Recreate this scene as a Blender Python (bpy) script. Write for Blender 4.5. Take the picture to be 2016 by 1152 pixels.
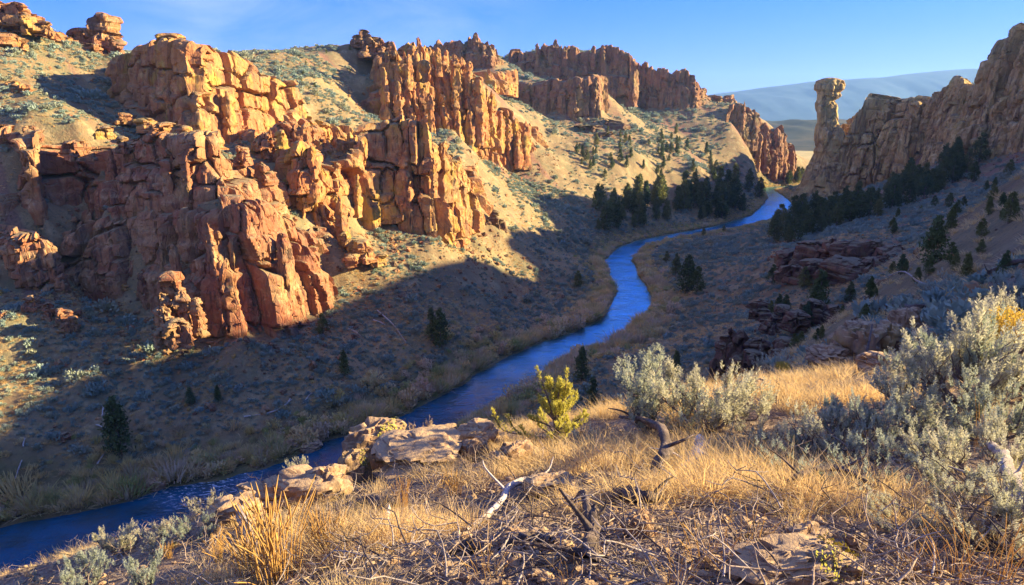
import bpy, math, random
import numpy as np
from mathutils import Vector

for o in list(bpy.data.objects):
    bpy.data.objects.remove(o, do_unlink=True)
SC = bpy.context.scene
COL = SC.collection
random.seed(7)
RNG = np.random.default_rng(7)

# ------------------------------------------------------------------ camera, sky, sun, exposure
CAMZ = 72.0                      # the eye, metres above the river
FPX = 1314.0                     # focal length in pixels of the 2016 px wide photograph
PITCH = math.atan(341.0 / FPX)
cam_d = bpy.data.cameras.new('camera')
cam_d.sensor_width = 36.0
cam_d.lens = 36.0 * FPX / 2016.0
cam_d.clip_start = 0.1
cam_d.clip_end = 30000.0
cam = bpy.data.objects.new('camera', cam_d)
cam.location = (0, 0, CAMZ)
cam.rotation_euler = (math.pi / 2 - PITCH, 0, 0)
COL.objects.link(cam)
SC.camera = cam

SUN_AZ = math.radians(82.0)      # clockwise from the view axis (+y)
SUN_EL = math.radians(18.5)
SUN_STRENGTH = 5.0
SKY_STRENGTH = 0.132
EXPOSURE = 2.0
SKY_K = 0.48
CLOUD_OFFSET = (9.2, 0.7, 6.3)

world = bpy.data.worlds.new('World')
SC.world = world
world.use_nodes = True
wn = world.node_tree.nodes
wl = world.node_tree.links
wn.clear()
w_out = wn.new('ShaderNodeOutputWorld')
w_bg = wn.new('ShaderNodeBackground')
w_sky = wn.new('ShaderNodeTexSky')
w_sky.sky_type = 'NISHITA'
w_sky.sun_disc = False
w_sky.sun_elevation = SUN_EL
w_sky.sun_rotation = SUN_AZ
w_sky.altitude = 900
w_sky.air_density = 1.0
w_sky.dust_density = 0.1
w_sky.ozone_density = 4.0
w_bg.inputs['Strength'].default_value = SKY_STRENGTH
# thin cirrus, a function of direction over the whole upper sky
w_tc = wn.new('ShaderNodeTexCoord')
w_map = wn.new('ShaderNodeMapping')
w_map.inputs['Scale'].default_value = (2.2, 1.2, 9.0)
w_map.inputs['Rotation'].default_value = (0.0, 0.12, 0.5)
w_n1 = wn.new('ShaderNodeTexNoise')
w_n1.inputs['Scale'].default_value = 1.6
w_n1.inputs['Detail'].default_value = 9
w_n1.inputs['Roughness'].default_value = 0.62
w_n1.inputs['Distortion'].default_value = 0.7
w_n2 = wn.new('ShaderNodeTexNoise')
w_n2.inputs['Scale'].default_value = 1.15
w_n2.inputs['Detail'].default_value = 2
w_r1 = wn.new('ShaderNodeMapRange')
w_r1.inputs['From Min'].default_value = 0.36
w_r1.inputs['From Max'].default_value = 0.78
w_r2 = wn.new('ShaderNodeMapRange')
w_r2.inputs['From Min'].default_value = 0.44
w_r2.inputs['From Max'].default_value = 0.62
w_mul = wn.new('ShaderNodeMath'); w_mul.operation = 'MULTIPLY'
w_mul2 = wn.new('ShaderNodeMath'); w_mul2.operation = 'MULTIPLY'; w_mul2.inputs[1].default_value = 1.0
w_hsv = wn.new('ShaderNodeHueSaturation')
w_hsv.inputs['Saturation'].default_value = 1.4
w_hsv.inputs['Hue'].default_value = 0.515
w_hsv.inputs['Value'].default_value = 0.85
w_tint = wn.new('ShaderNodeMix'); w_tint.data_type = 'RGBA'; w_tint.blend_type = 'MULTIPLY'
w_tint.inputs['Factor'].default_value = 1.0
w_tint.inputs['B'].default_value = (0.27, 0.57, 1.35, 1)
w_mix = wn.new('ShaderNodeMix'); w_mix.data_type = 'RGBA'
w_mix.inputs['B'].default_value = (2.3, 2.4, 2.6, 1)
wl.new(w_tc.outputs['Generated'], w_map.inputs['Vector'])
wl.new(w_map.outputs['Vector'], w_n1.inputs['Vector'])
w_map2 = wn.new('ShaderNodeMapping'); w_map2.inputs['Location'].default_value = CLOUD_OFFSET
wl.new(w_tc.outputs['Generated'], w_map2.inputs['Vector'])
wl.new(w_map2.outputs['Vector'], w_n2.inputs['Vector'])
wl.new(w_n1.outputs['Fac'], w_r1.inputs['Value'])
wl.new(w_n2.outputs['Fac'], w_r2.inputs['Value'])
wl.new(w_r1.outputs['Result'], w_mul.inputs[0])
wl.new(w_r2.outputs['Result'], w_mul.inputs[1])
wl.new(w_mul.outputs['Value'], w_mul2.inputs[0])
wl.new(w_sky.outputs['Color'], w_hsv.inputs['Color'])
wl.new(w_hsv.outputs['Color'], w_tint.inputs['A'])
# soft shoulder: the horizon band stays pale instead of running past white
w_k = wn.new('ShaderNodeVectorMath'); w_k.operation = 'MULTIPLY_ADD'; w_k.inputs[1].default_value = (SKY_K, SKY_K * 1.45, SKY_K * 0.38); w_k.inputs[2].default_value = (1, 1, 1)
w_div = wn.new('ShaderNodeVectorMath'); w_div.operation = 'DIVIDE'
wl.new(w_tint.outputs['Result'], w_k.inputs[0]); wl.new(w_tint.outputs['Result'], w_div.inputs[0]); wl.new(w_k.outputs[0], w_div.inputs[1])
wl.new(w_div.outputs[0], w_mix.inputs['A'])
wl.new(w_mul2.outputs['Value'], w_mix.inputs['Factor'])
wl.new(w_mix.outputs['Result'], w_bg.inputs['Color'])
wl.new(w_bg.outputs['Background'], w_out.inputs['Surface'])

sun_d = bpy.data.lights.new('sun', 'SUN')
sun_d.energy = SUN_STRENGTH
sun_d.angle = math.radians(0.5)
sun_d.color = (1.0, 0.80, 0.47)
sun = bpy.data.objects.new('sun', sun_d)
SUNV = Vector((math.cos(SUN_EL) * math.sin(SUN_AZ), math.cos(SUN_EL) * math.cos(SUN_AZ), math.sin(SUN_EL)))
sun.rotation_euler = SUNV.to_track_quat('Z', 'Y').to_euler()
sun.location = (300, 60, 200)
COL.objects.link(sun)

SC.view_settings.view_transform = 'Standard'
SC.view_settings.look = 'None'
SC.view_settings.gamma = 1.0
SC.view_settings.exposure = EXPOSURE
SC.render.engine = 'CYCLES'
SC.cycles.max_bounces = 6
SC.cycles.diffuse_bounces = 3
SC.cycles.glossy_bounces = 2
SC.cycles.transmission_bounces = 3
SC.cycles.transparent_max_bounces = 6
SC.cycles.volume_bounces = 1
SC.cycles.use_denoising = True
SC.cycles.caustics_reflective = False
SC.cycles.caustics_refractive = False

# ------------------------------------------------------------------ helpers
_cp, _sp = math.cos(PITCH), math.sin(PITCH)
def ray(px, py):
    u = (px - 1008.0) / FPX; v = (576.0 - py) / FPX
    return u, _cp + v * _sp, -_sp + v * _cp
def at(px, py, Y):
    u, y, z = ray(px, py); t = Y / y
    return (u * t, Y, CAMZ + z * t)
def at_z(px, py, z0):
    u, y, z = ray(px, py); t = (z0 - CAMZ) / z
    return (u * t, y * t, z0)

def _hash(ix, iy, iz, seed):
    h = (ix.astype(np.int64) * 374761393 + iy.astype(np.int64) * 668265263 + iz.astype(np.int64) * 2147483647 + seed * 974634533) & 0xFFFFFFFF
    h = ((h ^ (h >> 13)) * 1274126177) & 0xFFFFFFFF
    h = ((h ^ (h >> 16)) * 2246822519) & 0xFFFFFFFF
    return ((h ^ (h >> 15)) & 0xFFFFFF) / float(0xFFFFFF)
def vnoise(x, y, z, seed=0):
    """smooth value noise in -1..1"""
    fx, fy, fz = np.floor(x), np.floor(y), np.floor(z)
    ix, iy, iz = fx.astype(np.int64), fy.astype(np.int64), fz.astype(np.int64)
    dx, dy, dz = x - fx, y - fy, z - fz
    ux = dx * dx * dx * (dx * (dx * 6 - 15) + 10)
    uy = dy * dy * dy * (dy * (dy * 6 - 15) + 10)
    uz = dz * dz * dz * (dz * (dz * 6 - 15) + 10)
    r = 0
    for a in (0, 1):
        wa = ux if a else 1 - ux
        for b in (0, 1):
            wb = uy if b else 1 - uy
            for c in (0, 1):
                wc = uz if c else 1 - uz
                r = r + _hash(ix + a, iy + b, iz + c, seed) * wa * wb * wc
    return r * 2 - 1
def fbm(x, y, z, octs=4, seed=0, gain=0.5, ridged=False):
    a = 1.0; s = 0.0; n = 0.0; f = 1.0
    for k in range(octs):
        v = vnoise(x * f + 17.3 * k, y * f - 9.1 * k, z * f + 4.7 * k, seed + k)
        if ridged: v = 1 - 2 * np.abs(v)
        s = s + a * v; n += a; a *= gain; f *= 2.03
    return s / n
def worley(a, b, seed):
    fa, fb = np.floor(a), np.floor(b)
    ia, ib = fa.astype(np.int64), fb.astype(np.int64)
    F1 = np.full(a.shape, 9.0); F2 = np.full(a.shape, 9.0); R = np.zeros(a.shape)
    zz = np.zeros_like(ia)
    for da in (-1, 0, 1):
        for db in (-1, 0, 1):
            ca, cb = ia + da, ib + db
            pa = ca + 0.15 + 0.7 * _hash(ca, cb, zz, seed)
            pb = cb + 0.15 + 0.7 * _hash(ca, cb, zz + 1, seed)
            ea, eb = np.abs(pa - a), np.abs(pb - b)
            d = 0.7 * np.maximum(ea, eb) + 0.45 * np.sqrt(ea ** 2 + eb ** 2)
            r = _hash(ca, cb, zz + 2, seed)
            near = d < F1
            F2 = np.where(near, F1, np.minimum(F2, d))
            R = np.where(near, r, R)
            F1 = np.where(near, d, F1)
    return F1, F2, R
def worley3(a, b, c, seed):
    fa, fb, fc = np.floor(a).astype(np.int64), np.floor(b).astype(np.int64), np.floor(c).astype(np.int64)
    F1 = np.full(a.shape, 9.0); F2 = np.full(a.shape, 9.0); R = np.zeros(a.shape)
    for da in (-1, 0, 1):
        for db in (-1, 0, 1):
            for dc in (-1, 0, 1):
                ca, cb, cc = fa + da, fb + db, fc + dc
                d = np.sqrt((ca + _hash(ca, cb, cc, seed) - a) ** 2 + (cb + _hash(ca, cb, cc, seed + 1) - b) ** 2 + (cc + _hash(ca, cb, cc, seed + 2) - c) ** 2)
                near = d < F1
                F2 = np.where(near, F1, np.minimum(F2, d)); R = np.where(near, _hash(ca, cb, cc, seed + 3), R); F1 = np.where(near, d, F1)
    return F1, F2, R
def sstep(a, b, x):
    t = np.clip((x - a) / (b - a), 0, 1)
    return t * t * (3 - 2 * t)

def mesh_np(name, V, F, mat=None, smooth=True):
    V = np.asarray(V, dtype=np.float32).reshape(-1, 3); F = np.asarray(F, dtype=np.int32)
    k = F.shape[1]
    me = bpy.data.meshes.new(name)
    me.vertices.add(len(V)); me.vertices.foreach_set('co', V.ravel())
    me.loops.add(F.size); me.loops.foreach_set('vertex_index', F.ravel())
    me.polygons.add(len(F))
    me.polygons.foreach_set('loop_start', np.arange(0, F.size, k, dtype=np.int32))
    me.polygons.foreach_set('loop_total', np.full(len(F), k, dtype=np.int32))
    me.update(calc_edges=True)
    me.validate()
    if smooth:
        me.polygons.foreach_set('use_smooth', np.ones(len(me.polygons), dtype=bool))
    if mat is not None: me.materials.append(mat)
    return me
def grid_faces(nu, nv, wrap=False, off=0):
    """quads of a (nv rows x nu columns) vertex grid"""
    c = np.arange(nu if wrap else nu - 1); r = np.arange(nv - 1)
    C, R = np.meshgrid(c, r)
    C2 = (C + 1) % nu
    return (np.stack([R * nu + C, R * nu + C2, (R + 1) * nu + C2, (R + 1) * nu + C], -1).reshape(-1, 4) + off)
def link(name, me, parent=None, label=None, cat=None, group=None, kind=None, loc=None):
    o = bpy.data.objects.new(name, me); COL.objects.link(o)
    if parent is not None: o.parent = parent
    if loc is not None: o.location = loc
    tag(o, label, cat, group, kind)
    return o
def tag(o, label=None, cat=None, group=None, kind=None):
    if label: o['label'] = label
    if cat: o['category'] = cat
    if group: o['group'] = group
    if kind: o['kind'] = kind
    return o
def empty(name, loc, label, cat, group=None):
    o = bpy.data.objects.new(name, None); COL.objects.link(o)
    o.location = loc; o.empty_display_size = 0.2
    return tag(o, label, cat, group)

# ------------------------------------------------------------------ materials
class NT:
    def __init__(s, name):
        s.m = bpy.data.materials.new(name); s.m.use_nodes = True
        s.t = s.m.node_tree; s.n = s.t.nodes; s.l = s.t.links
        s.n.clear()
        s.out = s.n.new('ShaderNodeOutputMaterial')
    def new(s, kind, **kw):
        nd = s.n.new(kind)
        for k, v in kw.items(): setattr(nd, k, v)
        return nd
    def link(s, a, b): s.l.new(a, b)
    def noise(s, vec, scale, detail=4, rough=0.55, dist=0.0):
        nd = s.n.new('ShaderNodeTexNoise')
        nd.inputs['Scale'].default_value = scale; nd.inputs['Detail'].default_value = detail
        nd.inputs['Roughness'].default_value = rough; nd.inputs['Distortion'].default_value = dist
        s.l.new(vec, nd.inputs['Vector']); return nd.outputs['Fac']
    def voro(s, vec, scale, feature='DISTANCE_TO_EDGE', rnd=1.0):
        nd = s.n.new('ShaderNodeTexVoronoi'); nd.feature = feature
        nd.inputs['Scale'].default_value = scale; nd.inputs['Randomness'].default_value = rnd
        s.l.new(vec, nd.inputs['Vector']); return nd
    def mapping(s, vec, scale=(1, 1, 1), loc=(0, 0, 0), rot=(0, 0, 0)):
        nd = s.n.new('ShaderNodeMapping')
        nd.inputs['Scale'].default_value = scale; nd.inputs['Location'].default_value = loc; nd.inputs['Rotation'].default_value = rot
        s.l.new(vec, nd.inputs['Vector']); return nd.outputs['Vector']
    def rng(s, val, a, b, c=0.0, d=1.0):
        nd = s.n.new('ShaderNodeMapRange'); nd.interpolation_type = 'SMOOTHSTEP'
        nd.inputs['From Min'].default_value = a; nd.inputs['From Max'].default_value = b
        nd.inputs['To Min'].default_value = c; nd.inputs['To Max'].default_value = d
        s.l.new(val, nd.inputs['Value']); return nd.outputs['Result']
    def mix(s, fac, a, b, mode='MIX'):
        nd = s.n.new('ShaderNodeMix'); nd.data_type = 'RGBA'; nd.blend_type = mode
        for sock, v in (('Factor', fac), ('A', a), ('B', b)):
            if isinstance(v, (int, float)): nd.inputs[sock].default_value = v
            elif isinstance(v, tuple): nd.inputs[sock].default_value = (*v, 1) if len(v) == 3 else v
            else: s.l.new(v, nd.inputs[sock])
        return nd.outputs['Result']
    def math(s, op, a, b=0.0):
        nd = s.n.new('ShaderNodeMath'); nd.operation = op
        for i, v in enumerate((a, b)):
            if isinstance(v, (int, float)): nd.inputs[i].default_value = v
            else: s.l.new(v, nd.inputs[i])
        return nd.outputs['Value']
    def pos(s):
        return s.n.new('ShaderNodeNewGeometry').outputs['Position']
    def nz(s):
        g = s.n.new('ShaderNodeNewGeometry'); x = s.n.new('ShaderNodeSeparateXYZ')
        s.l.new(g.outputs['True Normal'], x.inputs[0]); return x.outputs['Z']
    def bump(s, height, strength=0.5, dist=0.1, normal=None):
        nd = s.n.new('ShaderNodeBump'); nd.inputs['Strength'].default_value = strength; nd.inputs['Distance'].default_value = dist
        s.l.new(height, nd.inputs['Height'])
        if normal is not None: s.l.new(normal, nd.inputs['Normal'])
        return nd.outputs['Normal']
    def bsdf(s, color, rough=0.9, normal=None, spec=0.2, **kw):
        nd = s.n.new('ShaderNodeBsdfPrincipled')
        if isinstance(color, tuple): nd.inputs['Base Color'].default_value = (*color, 1)
        else: s.l.new(color, nd.inputs['Base Color'])
        if isinstance(rough, (int, float)): nd.inputs['Roughness'].default_value = rough
        else: s.l.new(rough, nd.inputs['Roughness'])
        nd.inputs['Specular IOR Level'].default_value = spec
        for k, v in kw.items(): nd.inputs[k].default_value = v
        if normal is not None: s.l.new(normal, nd.inputs['Normal'])
        s.l.new(nd.outputs['BSDF'], s.out.inputs['Surface'])
        return nd

def rock_material(name, c_a, c_b, c_c, lichen=(0.26, 0.21, 0.05), lichen_amt=0.4, top=(0.27, 0.215, 0.115), dark=(0.07, 0.05, 0.045), sc=1.0, bump_d=0.35, crack_w=0.3, streak=(0.50, 0.68, 0.88), weather=0.75, weather_col=(0.21, 0.125, 0.07)):
    """welded tuff: blotches of three rock tones, vertical varnish streaks, lichen, dusty tops"""
    t = NT(name); p = t.pos()
    n1 = t.noise(p, 0.06 * sc, 5, 0.6, 0.5)
    n2 = t.noise(p, 0.35 * sc, 6, 0.65)
    col = t.mix(t.rng(n1, 0.38, 0.62), c_a, c_b)
    col = t.mix(t.rng(n2, 0.45, 0.7), col, c_c)
    wea = t.noise(t.mapping(p, (1, 1, 0.5), (11, 5, 9)), 0.16 * sc, 6, 0.68, 0.6)
    col = t.mix(t.rng(wea, 0.46, 0.64, 0.0, weather), col, weather_col)
    streak_n = t.noise(t.mapping(p, (0.5 * sc, 0.5 * sc, 0.05 * sc)), 1.0, 6, 0.65)
    col = t.mix(t.rng(streak_n, streak[0], streak[1], 0.0, streak[2]), col, dark)
    band = t.noise(t.mapping(p, (0.018 * sc, 0.018 * sc, 0.11 * sc), (3, 1, 5)), 1.0, 5, 0.6, 0.3)
    col = t.mix(t.rng(band, 0.42, 0.58, 0.0, 0.55), col, c_b)
    lm = t.noise(t.mapping(p, (1, 1, 0.6), (31, 7, 3)), 0.11 * sc, 5, 0.62, 0.4)
    col = t.mix(t.rng(lm, 0.5, 0.68, 0.0, lichen_amt), col, lichen)
    fine = t.noise(p, 2.6 * sc, 6, 0.7)
    col = t.mix(t.rng(fine, 0.3, 0.7, 0.0, 1.0), t.mix(0.32, col, dark), col)
    # soil and dry grass settle on the flat tops and ledges
    tn = t.noise(p, 0.9 * sc, 4, 0.6)
    up = t.math('ADD', t.nz(), t.math('MULTIPLY', t.math('SUBTRACT', tn, 0.5), 0.5))
    col = t.mix(t.rng(up, 0.72, 0.9, 0.0, 0.85), col, top)
    cr = t.voro(t.mapping(p, (0.42 * sc, 0.42 * sc, 0.16 * sc)), 1.0).outputs['Distance']
    crack = t.rng(cr, 0.0, 0.06)
    b1 = t.bump(t.math('ADD', t.noise(t.mapping(p, (1, 1, 0.45)), 0.55 * sc, 8, 0.68), t.math('MULTIPLY', crack, crack_w)), 0.9, bump_d * 1.8)
    b2 = t.bump(t.noise(p, 3.5 * sc, 6, 0.7), 0.5, bump_d * 0.5, b1)
    t.bsdf(col, 0.92, b2, 0.12)
    return t.m

M = {}
M['rock_orange'] = rock_material('rock_orange', (0.58, 0.315, 0.095), (0.49, 0.195, 0.075), (0.64, 0.42, 0.17), (0.50, 0.35, 0.05), 0.7)
M['rock_red'] = rock_material('rock_red', (0.51, 0.265, 0.11), (0.35, 0.125, 0.058), (0.61, 0.40, 0.20), (0.34, 0.27, 0.09), 0.35)
M['rock_far'] = rock_material('rock_far', (0.40, 0.23, 0.10), (0.34, 0.155, 0.075), (0.48, 0.31, 0.14), (0.30, 0.26, 0.09), 0.5, sc=0.7, bump_d=0.5, streak=(0.46, 0.66, 0.85))
M['rock_brown'] = rock_material('rock_brown', (0.74, 0.51, 0.18), (0.58, 0.36, 0.125), (0.88, 0.69, 0.33), (0.62, 0.50, 0.15), 0.5, dark=(0.13, 0.085, 0.045), sc=0.6, bump_d=0.9, weather=0.55, weather_col=(0.34, 0.21, 0.085), streak=(0.46, 0.64, 0.88))
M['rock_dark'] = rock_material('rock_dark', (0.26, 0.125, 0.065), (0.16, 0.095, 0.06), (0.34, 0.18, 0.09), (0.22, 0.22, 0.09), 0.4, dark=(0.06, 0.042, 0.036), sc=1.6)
# ------------------------------------------------------------------ the lie of the land
# outlines of the cliffs: ('p', px, distance, py_base, py_top) or ('w', x, y, z_base, z_top); walked left to right
def outline(rows):
    out = []
    for r in rows:
        if r[0] == 'w': out.append(r[1:])
        else:
            _, px, Y, pb, pt = r
            b = at(px, pb, Y); tp = at(px, pt, Y)
            out.append((b[0], Y, b[2], tp[2]))
    return np.array(out, dtype=float)

CL = {}
CL['block'] = outline([('w', -150, 312, 86, 99), ('p', 212, 264, 200, 135), ('p', 240, 258, 215, 96), ('p', 290, 250, 240, 84), ('p', 345, 242, 262, 78), ('p', 398, 234, 292, 84),
                       ('p', 440, 246, 298, 86), ('p', 500, 262, 300, 104), ('p', 560, 278, 300, 140), ('p', 600, 294, 290, 165), ('p', 632, 306, 262, 222), ('w', -102, 345, 72, 84)])
CL['tier'] = outline([('w', -205, 225, 52, 70), ('p', -70, 198, 415, 250), ('p', 20, 190, 415, 258), ('p', 85, 189, 415, 266), ('p', 125, 198, 412, 288), ('p', 200, 204, 405, 300),
                      ('p', 222, 194, 405, 286), ('p', 300, 188, 402, 268), ('p', 400, 183, 402, 262), ('p', 455, 184, 402, 268), ('p', 490, 194, 398, 300), ('p', 540, 210, 390, 335), ('w', -82, 236, 52, 60)])
CL['lower'] = outline([('w', -135, 205, 36, 48), ('p', 110, 184, 575, 470), ('p', 190, 181, 605, 440), ('p', 290, 176, 630, 428), ('p', 400, 166, 650, 415), ('p', 470, 162, 660, 404),
                       ('p', 545, 170, 655, 398), ('p', 590, 180, 650, 404), ('p', 630, 190, 620, 435), ('p', 662, 206, 562, 480), ('w', -60, 232, 32, 42)])
CL['outcrop'] = outline([('w', -190, 200, 33, 45), ('p', -60, 176, 590, 452), ('p', 50, 168, 585, 458), ('p', 110, 170, 575, 468), ('p', 130, 182, 545, 482), ('w', -152, 205, 40, 45)])
CL['shoulder'] = outline([('w', -112, 262, 60, 70), ('p', 492, 230, 326, 276), ('p', 535, 232, 324, 256), ('p', 585, 238, 318, 240), ('p', 635, 248, 312, 240), ('p', 685, 262, 304, 252), ('p', 724, 282, 290, 266), ('w', -70, 300, 60, 68)])
CL['columns'] = outline([('w', -98, 255, 52, 64), ('p', 545, 219, 420, 310), ('p', 590, 213, 440, 280), ('p', 640, 216, 455, 290), ('p', 690, 226, 468, 330), ('p', 725, 240, 462, 300), ('p', 750, 246, 458, 252),
                         ('p', 800, 246, 460, 242), ('p', 862, 246, 470, 236), ('p', 885, 258, 472, 285), ('p', 925, 270, 472, 300), ('p', 958, 286, 440, 380), ('w', -16, 322, 38, 52)])
CL['massif'] = outline([('w', -100, 430, 76, 92), ('p', 722, 392, 245, 122), ('p', 765, 378, 262, 106), ('p', 830, 384, 282, 104), ('p', 890, 392, 300, 120), ('p', 945, 406, 318, 146),
                        ('p', 972, 412, 325, 180), ('p', 985, 424, 328, 218), ('p', 1040, 440, 325, 232), ('p', 1072, 462, 300, 268), ('w', 22, 520, 60, 70)])
CL['massif_top'] = outline([('w', -95, 480, 98, 108), ('p', 738, 432, 170, 106), ('p', 784, 420, 170, 90), ('p', 828, 416, 170, 82), ('p', 872, 424, 165, 100), ('p', 908, 440, 170, 116), ('p', 935, 458, 165, 142), ('w', 5, 530, 92, 104)])
CL['plateau'] = outline([('w', -70, 720, 90, 112), ('p', 962, 632, 240, 158), ('p', 1050, 612, 244, 162), ('p', 1140, 594, 240, 152), ('p', 1182, 596, 232, 148), ('p', 1194, 625, 226, 152), ('w', 92, 720, 80, 110)])
CL['crest_left'] = outline([('w', -88, 770, 118, 140), ('p', 838, 705, 145, 92), ('p', 875, 690, 150, 74), ('p', 930, 684, 140, 66), ('p', 965, 686, 132, 84), ('p', 990, 700, 130, 104), ('w', -18, 790, 118, 130)])
CL['crest_mid'] = outline([('w', -10, 820, 115, 140), ('p', 1000, 775, 155, 100), ('p', 1060, 762, 155, 84), ('p', 1140, 748, 190, 98), ('p', 1200, 738, 214, 90), ('p', 1244, 734, 216, 98), ('p', 1254, 770, 214, 120), ('w', 150, 850, 90, 140)])
CL['crest_right'] = outline([('w', 120, 830, 100, 130), ('p', 1245, 765, 216, 128), ('p', 1300, 752, 218, 132), ('p', 1352, 742, 216, 142), ('p', 1385, 756, 210, 172), ('p', 1402, 775, 206, 196), ('p', 1428, 790, 208, 196), ('w', 275, 860, 80, 100)])
CL['gate'] = outline([('w', 255, 800, 70, 92), ('p', 1428, 722, 245, 212), ('p', 1458, 728, 280, 202), ('p', 1486, 738, 335, 224), ('p', 1506, 752, 346, 246), ('p', 1522, 756, 350, 254), ('p', 1545, 765, 352, 260), ('p', 1560, 785, 352, 298), ('w', 352, 860, 6, 40)])
CL['ridge'] = outline([('w', 345, 690, 30, 80), ('w', 312, 655, 8, 76), ('p', 1634, 612, 394, 268), ('p', 1650, 600, 392, 226), ('p', 1670, 592, 388, 186), ('p', 1730, 580, 366, 186), ('p', 1762, 562, 352, 190), ('p', 1796, 540, 338, 166), ('p', 1828, 522, 330, 150), ('p', 1850, 508, 325, 166), ('p', 1882, 488, 316, 152),
                       ('p', 1896, 474, 312, 104), ('p', 1922, 456, 306, 56), ('p', 1968, 432, 298, 28), ('p', 2010, 412, 292, 40), ('p', 2060, 392, 284, 90), ('w', 314, 345, 62, 134), ('w', 330, 320, 90, 134), ('w', 365, 330, 90, 110)])
CL['buttress'] = outline([('w', 330, 520, 50, 70), ('p', 1862, 470, 326, 262), ('p', 1905, 448, 316, 240), ('p', 1950, 428, 306, 236), ('p', 2010, 402, 298, 228), ('p', 2060, 384, 290, 226), ('w', 330, 350, 60, 80)])

LEFT_BANK = [(1490, 371), (1512, 388), (1500, 405), (1480, 424), (1400, 447), (1320, 461), (1250, 474), (1215, 489), (1190, 512), (1195, 540), (1212, 570), (1202, 597), (1178, 630), (1140, 648), (1060, 675), (1000, 700),
             (940, 735), (870, 778), (790, 820), (700, 850), (640, 870), (590, 893), (520, 922), (430, 944), (330, 957), (250, 985), (120, 1012), (0, 1036)]
RIGHT_BANK = [(1524, 374), (1552, 392), (1566, 410), (1535, 428), (1500, 438), (1440, 451), (1370, 462), (1300, 476), (1262, 489), (1246, 512), (1262, 545), (1284, 578), (1290, 600), (1266, 630), (1230, 655), (1200, 682), (1150, 694),
              (1100, 718), (1060, 750), (1020, 778), (965, 803), (930, 830), (890, 852), (800, 890), (680, 935), (560, 985), (420, 1040), (230, 1100), (60, 1142)]
LB = np.array([(480, 885), (405, 815), (338, 764), (294, 744)] + [at_z(x, y, 0)[:2] for x, y in LEFT_BANK] + [(-150, 78), (-260, 40), (-420, 10)])
RB = np.array([(490, 860), (418, 792), (348, 745), (302, 730)] + [at_z(x, y, 0)[:2] for x, y in RIGHT_BANK] + [(-132, 60), (-250, 18), (-410, -14)])

def path_offset(P, d):
    """offset an outline to its outer (+) side"""
    T = np.gradient(P[:, :2], axis=0); T /= np.linalg.norm(T, axis=1)[:, None] + 1e-9
    N = np.stack([T[:, 1], -T[:, 0]], 1)
    return P[:, :2] + N * d
CTRL = []
def gp(px, py, Y): CTRL.append(at(px, py, Y))
for px, py, Y in [
    (0, 760, 140), (0, 850, 122), (0, 650, 153), (100, 700, 150), (200, 720, 148), (300, 820, 138), (330, 690, 160), (430, 690, 162), (500, 750, 154), (600, 680, 172), (650, 620, 190), (680, 700, 172), (800, 700, 180), (800, 600, 206),
    (700, 500, 216), (760, 500, 230), (860, 490, 252), (900, 500, 258), (960, 450, 284), (1000, 520, 276), (1000, 600, 248), (1060, 580, 262), (1100, 500, 322), (1100, 420, 385), (1010, 345, 432), (1080, 300, 480), (1050, 400, 390),
    (1150, 360, 455), (1250, 300, 512), (1190, 240, 605), (1330, 232, 715), (1380, 330, 545), (1300, 400, 498), (1450, 350, 640), (1500, 347, 690), (1470, 290, 685), (1440, 240, 700), (1345, 262, 690), (1400, 345, 600), (1370, 300, 650), (1250, 250, 592), (1130, 270, 560),
    (0, 120, 240), (0, 42, 280), (100, 64, 290), (245, 112, 300), (205, 200, 256), (120, 165, 255), (60, 220, 215), (150, 250, 215), (300, 285, 210),
    (640, 205, 330), (640, 262, 290), (555, 106, 390), (700, 82, 440), (600, 152, 358), (690, 172, 385),
    (1300, 560, 285), (1400, 560, 275), (1400, 480, 365), (1500, 470, 350), (1350, 640, 225), (1330, 600, 250), (1250, 700, 185), (1250, 760, 150),
    (1560, 445, 425), (1620, 430, 402), (1560, 498, 245), (1660, 385, 535), (1700, 375, 560), (1800, 335, 500), (1900, 316, 450), (1990, 350, 330), (1900, 400, 300), (1800, 440, 290), (1700, 460, 280), (1620, 470, 270),
    (1700, 553, 184), (1900, 470, 180), (2016, 430, 190), (1800, 600, 130), (1650, 640, 128), (1480, 745, 118), (1560, 725, 116),
    (1600, 690, 62), (1750, 610, 60), (1900, 570, 46), (2016, 545, 30), (1740, 735, 18), (1600, 745, 15), (1440, 765, 13), (1900, 800, 7.5), (2016, 860, 5.5), (1950, 1010, 3.6), (1500, 900, 6.5),
    (1008, 1152, 2.35), (1600, 1100, 2.7), (500, 1130, 4.2), (300, 1130, 5.2), (680, 960, 8), (900, 868, 11.5), (1090, 845, 13), (1250, 830, 11), (1200, 1000, 4.6), (800, 1020, 5.4), (420, 1020, 9), (560, 960, 9.5), (180, 1110, 8.5), (60, 1145, 8)]:
    gp(px, py, Y)
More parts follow.
